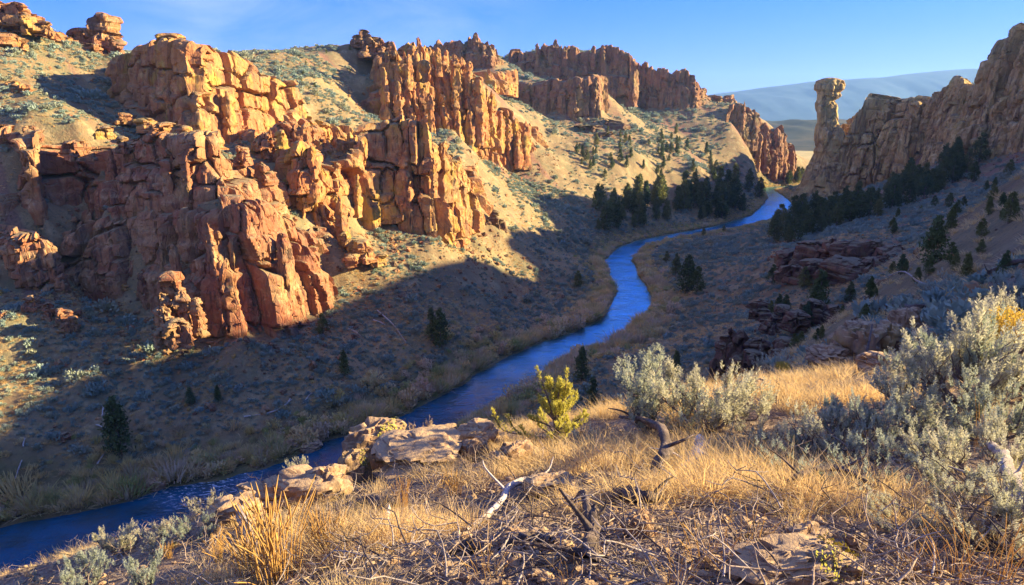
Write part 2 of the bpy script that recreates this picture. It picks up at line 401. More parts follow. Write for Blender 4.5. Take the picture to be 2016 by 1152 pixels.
CTRL += [(0, 32, 54), (0, 60, 34), (-6, 100, 10), (-20, 40, 42), (-40, 60, 18), (-60, 60, 8), (30, 100, 24), (14, 130, 8), (-30, 20, 52), (-60, 20, 30), (-100, 20, 6), (-60, -20, 48), (-120, -20, 20), (0, -10, 72), (20, -10, 73), (-10, -5, 70),
         (45, 5, 73), (58, 40, 81), (45, 30, 75.5), (84, 74, 92), (110, 20, 82), (60, 100, 50), (120, 120, 66), (200, 60, 92), (0, -60, 84), (-200, -60, 20), (150, -60, 95), (300, 0, 92), (312, 60, 104), (310, 110, 128), (312, 160, 150), (312, 200, 154), (314, 232, 142), (314, 270, 138), (318, 305, 136), (360, 200, 154), (360, 280, 138), (190, 180, 66), (230, 260, 62),
         (420, 100, 90), (420, 300, 70), (430, 500, 40), (450, 620, 20), (520, 800, 4), (600, 400, 40), (600, 100, 70), (420, 720, 8), (560, 1000, 0), (700, 900, 0), (460, 1000, 0), (330, 960, 30),
         (-300, 100, 30), (-300, 200, 70), (-300, 300, 118), (-200, 330, 99), (-165, 330, 95), (-200, 430, 100), (-200, 500, 108), (-100, 560, 116), (-100, 480, 113), (-60, 640, 120), (-200, 800, 130), (0, 900, 130), (100, 900, 125), (200, 950, 90), (-400, 600, 130), (-500, 300, 120), (-500, 100, 40), (-400, -40, 5), (-400, -150, 60), (0, -250, 95), (400, -250, 95),
         (-500, 1100, 120), (0, 1150, 100), (300, 1150, 20), (800, 1150, 0), (800, 500, 20), (800, 100, 50), (10, 560, 84), (60, 500, 52), (-40, 300, 54), (-30, 360, 66)]
for k, P in CL.items():
    o1 = path_offset(P, 2.5); o0 = path_offset(P, -4.0)
    n = len(P)
    for i in range(1, n - 1):
        CTRL.append((o1[i][0], o1[i][1], P[i, 2])); CTRL.append((o0[i][0], o0[i][1], P[i, 2] + 1))
        ch = P[0, :2] + (P[-1, :2] - P[0, :2]) * (i / (n - 1.0))
        L = np.linalg.norm(ch - P[i, :2]); inn = P[i, :2] + (ch - P[i, :2]) * min(0.8, (9 + 0.3 * (P[i, 3] - P[i, 2])) / L)
        CTRL.append((inn[0], inn[1], P[i, 2] * 0.12 + P[i, 3] * 0.88 - 2.5))
for B in (LB, RB):
    for i in range(0, len(B), 2): CTRL.append((B[i, 0], B[i, 1], 0.5))
CTRL = np.array(CTRL, dtype=float)
_K = np.sqrt(((CTRL[:, None, :2] - CTRL[None, :, :2]) ** 2).sum(-1) + 0.2)
_n = len(CTRL)
_A = np.zeros((_n + 3, _n + 3)); _A[:_n, :_n] = _K - np.eye(_n) * 0.8
_A[:_n, _n] = 1; _A[:_n, _n + 1:] = CTRL[:, :2] / 100; _A[_n, :_n] = 1; _A[_n + 1:, :_n] = CTRL[:, :2].T / 100
_W = np.linalg.solve(_A, np.concatenate([CTRL[:, 2], [0, 0, 0]]))

_C2 = (CTRL[:, :2] ** 2).sum(1)

def _seg_dist(x, y, B):
    d = np.full(x.shape, 1e9)
    for i in range(len(B) - 1):
        ax, ay = B[i]; bx, by = B[i + 1]
        vx, vy = bx - ax, by - ay
        t = np.clip(((x - ax) * vx + (y - ay) * vy) / (vx * vx + vy * vy + 1e-9), 0, 1)
        d = np.minimum(d, (x - ax - t * vx) ** 2 + (y - ay - t * vy) ** 2)
    return np.sqrt(d)
_POLY = np.concatenate([LB, RB[::-1]])
def _inside(x, y):
    c = np.zeros(x.shape, dtype=bool); P = _POLY; j = len(P) - 1
    for i in range(len(P)):
        xi, yi = P[i]; xj, yj = P[j]
        if yi != yj:
            c ^= ((yi > y) != (yj > y)) & (x < (xj - xi) * (y - yi) / (yj - yi) + xi)
        j = i
    return c
def river_dist(x, y):
    """metres outside the water's edge (negative in the river)"""
    wob = 1.3 * fbm(x / 7, y / 7, x * 0, 3, 91)
    d = np.minimum(_seg_dist(x, y, LB), _seg_dist(x, y, RB))
    return np.where(_inside(x, y), -d, d) + wob
def H(x, y, want_d=False):
    x = np.asarray(x, dtype=float); y = np.asarray(y, dtype=float); shp = x.shape
    x = x.ravel(); y = y.ravel()
    z = np.empty(x.shape)
    for i in range(0, len(x), 20000):
        xs, ys = x[i:i + 20000], y[i:i + 20000]
        k = (xs * xs + ys * ys + 0.2)[:, None] + _C2[None] - 2 * (np.stack([xs, ys], 1) @ CTRL[:, :2].T)
        np.sqrt(np.maximum(k, 0.2, out=k), out=k)
        z[i:i + 20000] = k @ _W[:_n] + _W[_n] + (xs * _W[_n + 1] + ys * _W[_n + 2]) / 100
    r = np.hypot(x, y)
    far = sstep(25, 130, r)
    z = z + far * (2.2 * fbm(x / 34, y / 34, x * 0, 4, 3) + 1.5 * fbm(x / 13, y / 13, x * 0, 3, 5, ridged=True) + 0.3 * fbm(x / 2.2, y / 2.2, x * 0, 3, 8))
    z = z + (1 - far) * (0.30 * fbm(x / 3.2, y / 3.2, x * 0, 4, 11) + 0.05 * fbm(x / 0.5, y / 0.5, x * 0, 3, 12))
    d = river_dist(x, y)
    z = np.where(d > 0, np.maximum(z, 0.5 + 0.02 * np.minimum(d, 60)), z)
    bank = sstep(0, 13, d)
    zo = 0.12 + 0.55 * sstep(0, 1.6, d) + (z - 0.67) * bank
    zi = 0.12 - 1.9 * sstep(0, 5, -d)
    z = np.where(d > 0, zo, zi)
    z = z.reshape(shp)
    return (z, d.reshape(shp)) if want_d else z

_GX = np.arange(-420, 480, 2.0); _GY = np.arange(-10, 870, 2.0)
_GZ = H(*np.meshgrid(_GX, _GY))
def Hq(x, y):
    """quick height from a 2 m table"""
    fx = np.clip((x + 420) / 2.0, 0, len(_GX) - 1.001); fy = np.clip((y + 10) / 2.0, 0, len(_GY) - 1.001)
    i = fx.astype(np.int32); j = fy.astype(np.int32); a = fx - i; b = fy - j
    return (_GZ[j, i] * (1 - a) + _GZ[j, i + 1] * a) * (1 - b) + (_GZ[j + 1, i] * (1 - a) + _GZ[j + 1, i + 1] * a) * b

# ------------------------------------------------------------------ ground material and the terrain sheet
def ground_material():  # tan grass, olive scrub, red scree, damp banks, near litter
    t = NT('sage_slope_ground'); p = t.pos()
    at_ = t.new('ShaderNodeAttribute', attribute_name='zone')
    sep = t.new('ShaderNodeSeparateColor'); t.link(at_.outputs['Color'], sep.inputs[0])
    n_big = t.noise(p, 0.03, 5, 0.6, 0.4); n_mid = t.noise(p, 0.22, 6, 0.65); n_f = t.noise(p, 1.3, 6, 0.7); n_ff = t.noise(p, 9.0, 5, 0.7)
    col = t.mix(t.rng(n_big, 0.35, 0.65), (0.36, 0.26, 0.12), (0.265, 0.175, 0.085))
    col = t.mix(t.rng(n_mid, 0.48, 0.66), col, (0.43, 0.335, 0.165))
    col = t.mix(t.rng(t.noise(p, 0.075, 5, 0.65, 0.6), 0.5, 0.64, 0, 0.75), col, (0.20, 0.185, 0.09))
    col = t.mix(t.rng(n_f, 0.5, 0.64, 0, 0.8), col, (0.165, 0.165, 0.095))
    col = t.mix(t.rng(n_ff, 0.35, 0.65, 0, 0.35), col, (0.12, 0.09, 0.06))
    # bare red scree
    col = t.mix(sep.outputs['Green'], col, t.mix(t.rng(n_f, 0.35, 0.65), (0.30, 0.155, 0.10), (0.19, 0.10, 0.075)))
    # damp bank
    col = t.mix(sep.outputs['Red'], col, t.mix(t.rng(n_mid, 0.4, 0.6), (0.22, 0.17, 0.08), (0.13, 0.13, 0.055)))
    # litter of the near knoll
    near = t.mix(t.rng(n_ff, 0.38, 0.62), (0.24, 0.165, 0.11), (0.46, 0.35, 0.21))
    near = t.mix(t.rng(t.noise(p, 38.0, 4, 0.7), 0.45, 0.65, 0, 0.6), near, (0.09, 0.065, 0.05))
    near = t.mix(t.rng(n_f, 0.45, 0.6, 0, 0.5), near, (0.25, 0.15, 0.10))
    col = t.mix(sep.outputs['Blue'], col, near)
    b = t.bump(n_f, 0.8, 0.7); b = t.bump(n_ff, 0.5, 0.12, b)
    t.bsdf(col, 0.95, b, 0.08)
    return t.m
M['ground'] = ground_material()

def build_terrain():
    a_front = np.radians(np.linspace(-46, 46, 620))
    a_side1 = np.radians(np.linspace(-180, -46, 40)[:-1]); a_side2 = np.radians(np.linspace(46, 180, 60)[1:-1])
    A = np.concatenate([a_side1, a_front, a_side2])
    R = np.concatenate([[0.02], np.geomspace(0.6, 45, 150)[:-1], np.geomspace(45, 560, 310)[:-1], np.geomspace(560, 1150, 70)])
    AA, RR = np.meshgrid(A, R)
    x = RR * np.sin(AA); y = RR * np.cos(AA)
    z, d = H(x, y, True)
    edge = sstep(1000, 1150, RR)
    z = z * (1 - edge) + (-6) * edge
    V = np.stack([x, y, z], -1).reshape(-1, 3)
    me = mesh_np('terrain', V, grid_faces(len(A), len(R), True)[:, ::-1], M['ground'])
    # zones: red = damp bank, green = bare scree, blue = near knoll
    fx, fy = x.ravel(), y.ravel(); dd = d.ravel(); rr = RR.ravel()
    rip = (1 - sstep(5, 17, dd + 4 * fbm(fx / 9, fy / 9, fx * 0, 3, 21))) * (rr > 50)
    scr = sstep(0.18, 0.45, fbm((fx + fy) / 11, (fx - fy) / 60, fx * 0, 4, 33)) * (rr > 60) * (dd > 8) * sstep(8, 25, z.ravel())
    nearm = 1 - sstep(40, 75, rr)
    c = np.stack([rip, scr * 0.8, nearm, np.ones_like(rip)], -1).astype(np.float32)
    at_ = me.color_attributes.new('zone', 'FLOAT_COLOR', 'POINT'); at_.data.foreach_set('color', c.ravel())
    link('terrain', me, label='canyon slopes of dry grass, sagebrush soil and red scree', kind='structure')
build_terrain()

def water_material():
    t = NT('river_water'); p = t.pos()
    d1 = t.mapping(p, (0.35, 0.9, 1), (0, 0, 0), (0, 0, math.radians(40)))
    w1 = t.noise(d1, 0.75, 3, 0.55, 0.6); w2 = t.noise(p, 2.4, 3, 0.6, 0.3); w3 = t.noise(p, 0.09, 3, 0.5)
    h = t.math('ADD', t.math('MULTIPLY', w1, t.rng(w3, 0.36, 0.62, 0.15, 1.5)), t.math('MULTIPLY', w2, 0.3))
    b = t.bump(h, 1.0, 0.28)
    g = t.new('ShaderNodeVectorMath', operation='DISTANCE'); t.link(p, g.inputs[0]); g.inputs[1].default_value = at_z(415, 955, 0)
    foam = t.math('MULTIPLY', t.rng(g.outputs['Value'], 3.0, 13.0, 1.0, 0.0), t.rng(t.noise(t.mapping(p, (0.5, 1.4, 1), (0, 0, 0), (0, 0, math.radians(-35))), 1.6, 5, 0.7, 0.5), 0.52, 0.66))
    bed = t.mix(t.rng(t.noise(p, 0.14, 5, 0.6), 0.4, 0.65), (0.006, 0.075, 0.13), (0.016, 0.055, 0.07))
    bed = t.mix(foam, bed, (0.75, 0.8, 0.85))
    pr = t.bsdf(bed, 0.08, b, 0.5, IOR=1.34)
    gl = t.new('ShaderNodeBsdfGlossy'); gl.inputs['Color'].default_value = (0.40, 0.86, 1.0, 1); gl.inputs['Roughness'].default_value = 0.24; t.link(b, gl.inputs['Normal'])
    fr = t.new('ShaderNodeFresnel'); fr.inputs['IOR'].default_value = 1.34
    mx = t.new('ShaderNodeMixShader'); t.link(t.rng(fr.outputs[0], 0.075, 0.20, 0.01, 0.9), mx.inputs['Fac'])
    t.link(pr.outputs[0], mx.inputs[1]); t.link(gl.outputs[0], mx.inputs[2]); t.link(mx.outputs[0], t.out.inputs['Surface'])
    return t.m
M['water'] = water_material()
def build_river():
    # strip a little wider than the channel, so that the banks cut it
    n = 240
    def resample(B):
        s = np.concatenate([[0], np.cumsum(np.linalg.norm(np.diff(B, axis=0), axis=1))]); q = np.linspace(0, s[-1], n)
        return np.stack([np.interp(q, s, B[:, 0]), np.interp(q, s, B[:, 1])], 1)
    L, Rr = resample(LB), resample(RB)
    k = 14
    w = np.linspace(-0.35, 1.35, k)
    P = L[:, None, :] * (1 - w[None, :, None]) + Rr[:, None, :] * w[None, :, None]
    V = np.concatenate([P, np.zeros((n, k, 1))], -1).reshape(-1, 3)
    link('river', mesh_np('river', V, grid_faces(k, n)[:, ::-1], M['water']), label='blue rippled river winding through the canyon', kind='structure')
build_river()

# ------------------------------------------------------------------ far land: the plain, low hills, the long ridge
def simple_ground(name, c1, c2, sc, detail=6):
    t = NT(name); p = t.pos(); n = t.noise(p, sc, detail, 0.62)
    t.bsdf(t.mix(t.rng(n, 0.38, 0.62), c1, c2), 0.95, t.bump(n, 0.5, 2.0), 0.05)
    return t.m
M['plain'] = simple_ground('far_plain', (0.60, 0.44, 0.17), (0.42, 0.35, 0.14), 0.006)
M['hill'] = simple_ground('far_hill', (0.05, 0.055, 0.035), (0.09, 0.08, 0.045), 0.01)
M['mountain'] = simple_ground('far_mountain_haze_tint', (0.035, 0.07, 0.105), (0.05, 0.085, 0.12), 0.003)  # haze blue put into the forest colour, besides the thin air volume
def far_sheet(name, mat, fn, x0, x1, y0, y1, nx, ny, label):
    X, Y = np.meshgrid(np.linspace(x0, x1, nx), np.linspace(y0, y1, ny))
    Z = fn(X, Y)
    link(name, mesh_np(name, np.stack([X, Y, Z], -1).reshape(-1, 3), grid_faces(nx, ny), mat), label=label, kind='structure')
far_sheet('plain', M['plain'], lambda X, Y: -6.5 + 1.5 * fbm(X / 300, Y / 300, X * 0, 3, 4) - 20 * sstep(0, 900, 700 - Y), -9000, 9000, -3000, 12000, 160, 140, 'sunlit tan plain beyond the canyon mouth')
def hill_fn(X, Y):
    c = np.exp(-((Y - 2500) / 420) ** 2)
    return -8 + c * (62 + 24 * fbm(X / 500, Y / 700, X * 0, 3, 14) + 12 * fbm(X / 120, Y / 160, X * 0, 4, 15, ridged=True) + 20 * sstep(1000, 2000, X))
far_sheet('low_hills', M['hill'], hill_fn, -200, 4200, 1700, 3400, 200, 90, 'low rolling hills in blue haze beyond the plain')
def ridge_fn(X, Y):
    prof = np.interp(X / 1.68, [-4000, 0, 1500, 1800, 2300, 2850, 3300, 3500, 4600, 7000], [140, 200, 255, 290, 355, 395, 440, 455, 458, 420]) * 1.64 - 35
    c = sstep(6500, 9000, Y) * (1 - 0.6 * sstep(9300, 11500, Y))
    return -10 + c * (prof + 12 * fbm(X / 400, Y / 400, X * 0, 3, 24)) + c * (1 - c) * 300 * fbm(X / 500, Y / 1500, X * 0, 4, 25, ridged=True)
far_sheet('distant_ridge', M['mountain'], ridge_fn, -6500, 8900, 6400, 11500, 300, 80, 'long forested ridge on the horizon with haze blue in its colour')

# the air: even haze round the whole canyon, sky outside it
def build_haze():
    t = NT('haze_air')
    v = t.new('ShaderNodeVolumePrincipled')
    v.inputs['Color'].default_value = (0.30, 0.58, 1.0, 1)
    v.inputs['Density'].default_value = 0.000048
    v.inputs['Anisotropy'].default_value = 0.25
    t.link(v.outputs['Volume'], t.out.inputs['Volume'])
    x0, x1, y0, y1, z0, z1 = -9200, 9200, -3200, 12200, -40, 830
    V = [(x, y, z) for z in (z0, z1) for y in (y0, y1) for x in (x0, x1)]
    F = [(0, 2, 3, 1), (4, 5, 7, 6), (0, 1, 5, 4), (2, 6, 7, 3), (0, 4, 6, 2), (1, 3, 7, 5)]
    link('haze', mesh_np('haze', V, F, t.m, smooth=False), label='thin blue haze filling the canyon air', kind='stuff')
build_haze()

# ------------------------------------------------------------------ cliffs
def cliff_mesh(P, mat, seed=1, du=0.9, dv=0.8, back=12, A=(3.0, 1.3, 0.45), W=((11, 34), (4.2, 13), (1.7, 3.2)), crack=(2.6, 1.2, 0.35), jag=3.0, batter=0.10, ledges=(), rnd=2.2, shear=0.0, rough=0.5):
    s0 = np.concatenate([[0], np.cumsum(np.linalg.norm(np.diff(P[:, :2], axis=0), axis=1))])
    n = int(s0[-1] / du) + 2
    s = np.linspace(0, s0[-1], n)
    Q = np.stack([np.interp(s, s0, P[:, i]) for i in range(4)], 1)
    ker = np.hanning(max(5, int(5 / du) | 1) + 2)[1:-1]; ker /= ker.sum(); m = len(ker) // 2
    for i in range(4):
        Q[:, i] = np.convolve(np.pad(Q[:, i], m, mode='edge'), ker, 'valid')
    T = np.gradient(Q[:, :2], axis=0)
    for i in range(2): T[:, i] = np.convolve(np.pad(T[:, i], m * 2, mode='edge'), np.convolve(ker, np.ones(2 * m + 1) / (2 * m + 1)), 'valid')
    T /= np.linalg.norm(T, axis=1)[:, None] + 1e-9
    N = np.stack([T[:, 1], -T[:, 0]], 1)
    zb, zt = Q[:, 2] - 4.0, Q[:, 3].copy()
    # stepped column tops
    sw = s + 1.5 * fbm(s / 9, s * 0, s * 0, 3, seed + 70)
    _, _, r1 = worley(sw / W[1][0], s * 0 + 0.5, seed + 1)
    _, _, r2 = worley(sw / W[2][0], s * 0 + 0.5, seed + 2)
    zt += jag * ((r1 - 0.5) * 1.3 + (r2 - 0.5) * 0.6 + 0.7 * fbm(s / 14, s * 0, s * 0, 3, seed + 3))
    nf = int(max(Q[:, 3] - Q[:, 2]) / dv) + 10
    tt = np.linspace(0, 1, nf)[:, None]
    z = zb[None] + tt * (zt - zb)[None]
    S = np.broadcast_to(s[None], z.shape).copy()
    hh = np.maximum(zt - zb, 1.0)[None]
    Sx = S + shear * z
    wa = 0.9 * fbm(S / 7, z / 14, S * 0, 3, seed + 10); wz = 1.4 * fbm(S / 8, z / 8, S * 0, 3, seed + 11)
    d = np.zeros_like(z)
    for k in range(3):
        F1, F2, R = worley((Sx + wa * (1 if k < 2 else 0.5)) / W[k][0], (z + wz) / W[k][1], seed + 20 + k)
        gap = 1 - sstep(0.0, (0.07, 0.085, 0.12)[k], F2 - F1)
        d += A[k] * ((R - 0.5) * 2 + 0.22 * (0.5 - F1)) - crack[k] * gap
    bz = z + 1.2 * fbm(S / 14, S * 0, S * 0, 3, seed + 60)
    for th_, am in ((4.2, 0.42), (1.5, 0.16)):
        bid = np.floor(bz / th_).astype(np.int64); d += am * rough * 2 * (_hash(bid, np.floor((S + 3 * _hash(bid, bid * 0, bid * 0, seed)) / 9).astype(np.int64), bid * 0, seed + 61) - 0.5) * 2
    for f, dep in ledges:
        d -= dep * sstep(-0.9, 0.9, z - (Q[:, 2] + f * (Q[:, 3] - Q[:, 2]))[None] + 1.6 * fbm(S / 8, S * 0, S * 0, 3, seed + 40))
    X = Q[:, 0][None] + 0 * z; Y = Q[:, 1][None] + 0 * z
    d += rough * 1.2 * fbm(X / 5, Y / 5, z / 8, 4, seed + 30) + rough * 0.5 * fbm(X / 1.6, Y / 1.6, z / 2.2, 3, seed + 31, ridged=True)
    d -= batter * (z - Q[:, 2][None])
    q = np.clip((z - (zt[None] - rnd * 1.6)) / (rnd * 1.6), 0, 1)
    d -= rnd * (1 - np.sqrt(np.maximum(1 - q ** 2, 0)))
    d *= sstep(0.0, 0.06, S / s[-1]) * sstep(0.0, 0.06, 1 - S / s[-1]) * 0.9 + 0.1
    X = X + N[:, 0][None] * d; Y = Y + N[:, 1][None] * d
    rows = [np.stack([X, Y, z], -1)]
    # the top, drawn back to the chord between the two ends of the outline
    f = (s / s[-1])[:, None]
    C = P[0:1, :2] * (1 - f) + P[-1:, :2] * f
    zc = P[0, 3] * (1 - f[:, 0]) + P[-1, 3] * f[:, 0]
    rim = rows[0][-1]
    tp = []
    for j in range(1, back + 1):
        w = (j / back) ** 1.5
        xy = rim[:, :2] * (1 - w) + C * w
        zz = rim[:, 2] * (1 - w) + (np.minimum(zc, rim[:, 2]) - 1.0) * w - 6 * w ** 3 + min(1, jag) * 0.8 * fbm(xy[:, 0] / 3, xy[:, 1] / 3, xy[:, 0] * 0, 4, seed + 50) * min(1, 2 * w)
        tp.append(np.concatenate([xy, zz[:, None]], 1))
    V = np.concatenate([rows[0], np.array(tp)], 0)
    me = mesh_np('cliff', V.reshape(-1, 3), grid_faces(n, V.shape[0]), mat)
    me.set_sharp_from_angle(angle=math.radians(32))
    return me

def pinnacle_mesh(x, y, zb, zt, rx, ry, ang, lean, mat, seed, nu=26, nv=34, taper=0.4, rough=0.22, dome=0.16, name='pinnacle'):
    th = np.linspace(0, 2 * np.pi, nu, endpoint=False)[None]; t = np.linspace(0, 1, nv)[:, None]
    t = 1 - (1 - t) ** 1.25
    z = zb + (zt - zb) * t + 0 * th
    ex = 2 / 4.2
    c, s = np.cos(th), np.sin(th)
    cx = np.sign(c) * np.abs(c) ** ex; cy = np.sign(s) * np.abs(s) ** ex
    prof = (1 - taper * t ** 1.4) * (1 + 0.16 * vnoise(z / (rx * 1.6), z * 0 + seed, z * 0, seed))
    prof = prof * np.where(t > 1 - dome, np.sqrt(np.maximum(1 - ((t - 1 + dome) / dome) ** 2, 0.0)), 1) + 1e-3
    X = cx * rx * prof; Y = cy * ry * prof
    ca, sa = math.cos(ang), math.sin(ang)
    X, Y = X * ca - Y * sa, X * sa + Y * ca
    X = X + x + lean[0] * t; Y = Y + y + lean[1] * t
    r = (rx + ry) * 0.5
    zq = z / 1.7
    F1, F2, R = worley3(X / (r * 1.15) + seed, Y / (r * 1.15), zq / (r * 1.15), seed + 1)
    G1, G2, R2 = worley3(X / (r * 0.5), Y / (r * 0.5) + seed, zq / (r * 0.55), seed + 9)
    d = rough * r * (1.5 * (R - 0.5) * 2 - 1.3 * (1 - sstep(0, 0.14, F2 - F1)) + 0.55 * (R2 - 0.5) * 2 - 0.45 * (1 - sstep(0, 0.16, G2 - G1)) + 0.7 * (_hash(np.floor((z + 0.3 * X) / (0.75 * r)).astype(np.int64), np.zeros(z.shape, np.int64), np.zeros(z.shape, np.int64), seed) - 0.5) * 2 + 0.6 * fbm(X / r, Y / r, z / (r * 2.4), 3, seed + 1))
    nx = X - x - lean[0] * t; ny = Y - y - lean[1] * t; l = np.sqrt(nx * nx + ny * ny) + 1e-6
    k = np.minimum(1, l / (0.5 * r))
    X = X + nx / l * d * k; Y = Y + ny / l * d * k
    z = z + rough * 0.5 * r * fbm(X / r, Y / r, z / r, 3, seed + 5) * t
    me = mesh_np(name, np.stack([X, Y, z], -1).reshape(-1, 3), grid_faces(nu, nv, True), mat)
    me.set_sharp_from_angle(angle=math.radians(50))
    return me
def cliff(key, name, label, mat, **kw):
    return link(name, cliff_mesh(CL[key], M[mat], **kw), label=label, cat='cliff')
def pin(parent, px, py_top, Y, w, h, mat, seed, lean=(0, 0), taper=0.4, ry=None, ang=0.0, name='pinnacle', rough=0.22, **kw):
    """a pillar, w pixels wide with its top at the pixel, h metres tall"""
    t = at(px, py_top, Y); rx = w / FPX * Y * 0.5
    me = pinnacle_mesh(t[0], t[1], t[2] - h, t[2], rx, ry or rx * 0.9, ang, lean, M[mat], seed, taper=taper, rough=rough, name=name, **kw)
    return link(name, me, parent=parent)

c_block = cliff('block', 'rock_cliff', 'big orange block of cliff on the upper slope with one sunlit and one shaded face', 'rock_orange', seed=11, ledges=((0.42, 1.5),), jag=2.2, du=0.5, dv=0.45, A=(3.2, 1.5, 0.25), W=((19, 27), (9, 15), (3.2, 5.0)), crack=(3.2, 2.0, 0.35), rough=0.34)
c_tier = cliff('tier', 'rock_cliff', 'long shaded red cliff band along the bench below the grassy hill', 'rock_red', seed=23, ledges=((0.5, 1.2), (0.25, 0.8)), jag=1.6, du=0.45, dv=0.4, A=(3.2, 1.4, 0.22), W=((19, 18), (8, 9), (2.8, 3.4)), crack=(3.2, 2.0, 0.35), rough=0.34)
c_lower = cliff('lower', 'rock_cliff', 'low fluted cliff of reddish ribs nearest the river', 'rock_red', seed=37, ledges=((0.45, 1.6), (0.72, 1.0)), jag=1.8, du=0.4, dv=0.36, A=(3.2, 1.6, 0.25), W=((12, 34), (5.6, 17), (2.2, 4.2)), crack=(3.4, 2.2, 0.35), rough=0.34, shear=0.12)
c_out = cliff('outcrop', 'rock_cliff', 'small sunlit rounded outcrop low at the picture edge', 'rock_red', seed=41, jag=1.4, du=0.5, dv=0.45, A=(1.8, 1.0, 0.4), W=((8, 14), (3.4, 7), (1.5, 2.6)))
c_sh = cliff('shoulder', 'rock_cliff', 'low rubbly shoulder of rock between the orange block and the brown columns', 'rock_orange', seed=47, jag=3.0, du=0.5, dv=0.45, A=(2.2, 1.4, 0.4), W=((8, 9), (3.6, 5), (1.6, 2.4)), batter=0.35)
c_col = cliff('columns', 'rock_cliff', 'stepped cliff of tall brown columns in front of the pinnacled massif', 'rock_orange', seed=53, ledges=((0.35, 1.6), (0.65, 1.8)), jag=4.0, du=0.48, dv=0.45, A=(4.2, 2.0, 0.28), W=((15, 26), (7.2, 14), (2.6, 4.6)), crack=(3.8, 2.4, 0.4), rough=0.36)
c_mas = cliff('massif', 'rock_cliff', 'sunlit massif of crowded rock pinnacles above the grassy slope', 'rock_orange', seed=67, ledges=((0.4, 2.0), (0.7, 3.0)), jag=8.0, du=0.7, dv=0.65, A=(4.4, 2.8, 0.6), W=((13, 70), (5.4, 38), (2.4, 10)), crack=(5.0, 2.8, 0.6), batter=0.16)
c_mt = cliff('massif_top', 'rock_cliff', 'upper tier of ragged spires on the skyline above the pinnacled massif', 'rock_orange', seed=69, jag=6.0, du=0.9, dv=0.8, A=(3.4, 2.2, 0.7), W=((10, 30), (4.6, 16), (2.0, 6)), batter=0.25, ledges=((0.5, 3.0),))
c_plat = cliff('plateau', 'rock_cliff', 'flat topped cliff with a shaded front and a sunlit end', 'rock_far', seed=71, jag=2.0, du=1.2, dv=1.1, A=(3.0, 1.4, 0.6), W=((18, 60), (7, 30), (3, 8)), crack=(2.6, 1.4, 0.4))
c_cl = cliff('crest_left', 'rock_cliff', 'knobbly rock crest on the skyline behind the massif', 'rock_far', seed=83, jag=7.0, du=1.3, dv=1.2, A=(4.0, 2.2, 0.8), W=((16, 30), (7, 14), (3, 6)), ledges=((0.5, 3),))
c_cm = cliff('crest_mid', 'rock_cliff', 'long shaded skyline cliff with small towers on its rim', 'rock_far', seed=97, jag=7.0, du=1.3, dv=1.2, A=(4.0, 2.4, 0.8), W=((18, 50), (8, 26), (3.4, 8)), ledges=((0.55, 5),))
c_cr = cliff('crest_right', 'rock_cliff', 'shaded skyline cliff stepping down toward the canyon mouth', 'rock_far', seed=101, jag=7.0, du=1.3, dv=1.2, A=(4.0, 2.4, 0.8), W=((16, 50), (8, 26), (3.4, 8)))
c_gate = cliff('gate', 'rock_cliff', 'dark rock spur at the canyon mouth across the river from the tower', 'rock_far', seed=113, jag=9.0, du=1.2, dv=1.1, A=(3.6, 2.4, 0.8), W=((14, 60), (7, 30), (3, 8)))
c_ridge = cliff('ridge', 'rock_cliff', 'high jagged brown rock ridge in shade rising beside the rock tower', 'rock_brown', seed=127, jag=4.5, du=0.8, dv=0.75, A=(7.5, 3.4, 1.1), W=((21, 60), (8.5, 28), (3.2, 8)), crack=(6.0, 3.0, 0.7), batter=0.16, shear=-0.15, back=16)
c_but = cliff('buttress', 'rock_cliff', 'lower shaded buttress at the foot of the highest brown crag', 'rock_brown', seed=131, jag=5.0, du=1.0, dv=0.9, A=(3.6, 2.0, 0.7), W=((14, 40), (6, 24), (2.6, 6)), crack=(3.6, 1.6, 0.5), batter=0.15)

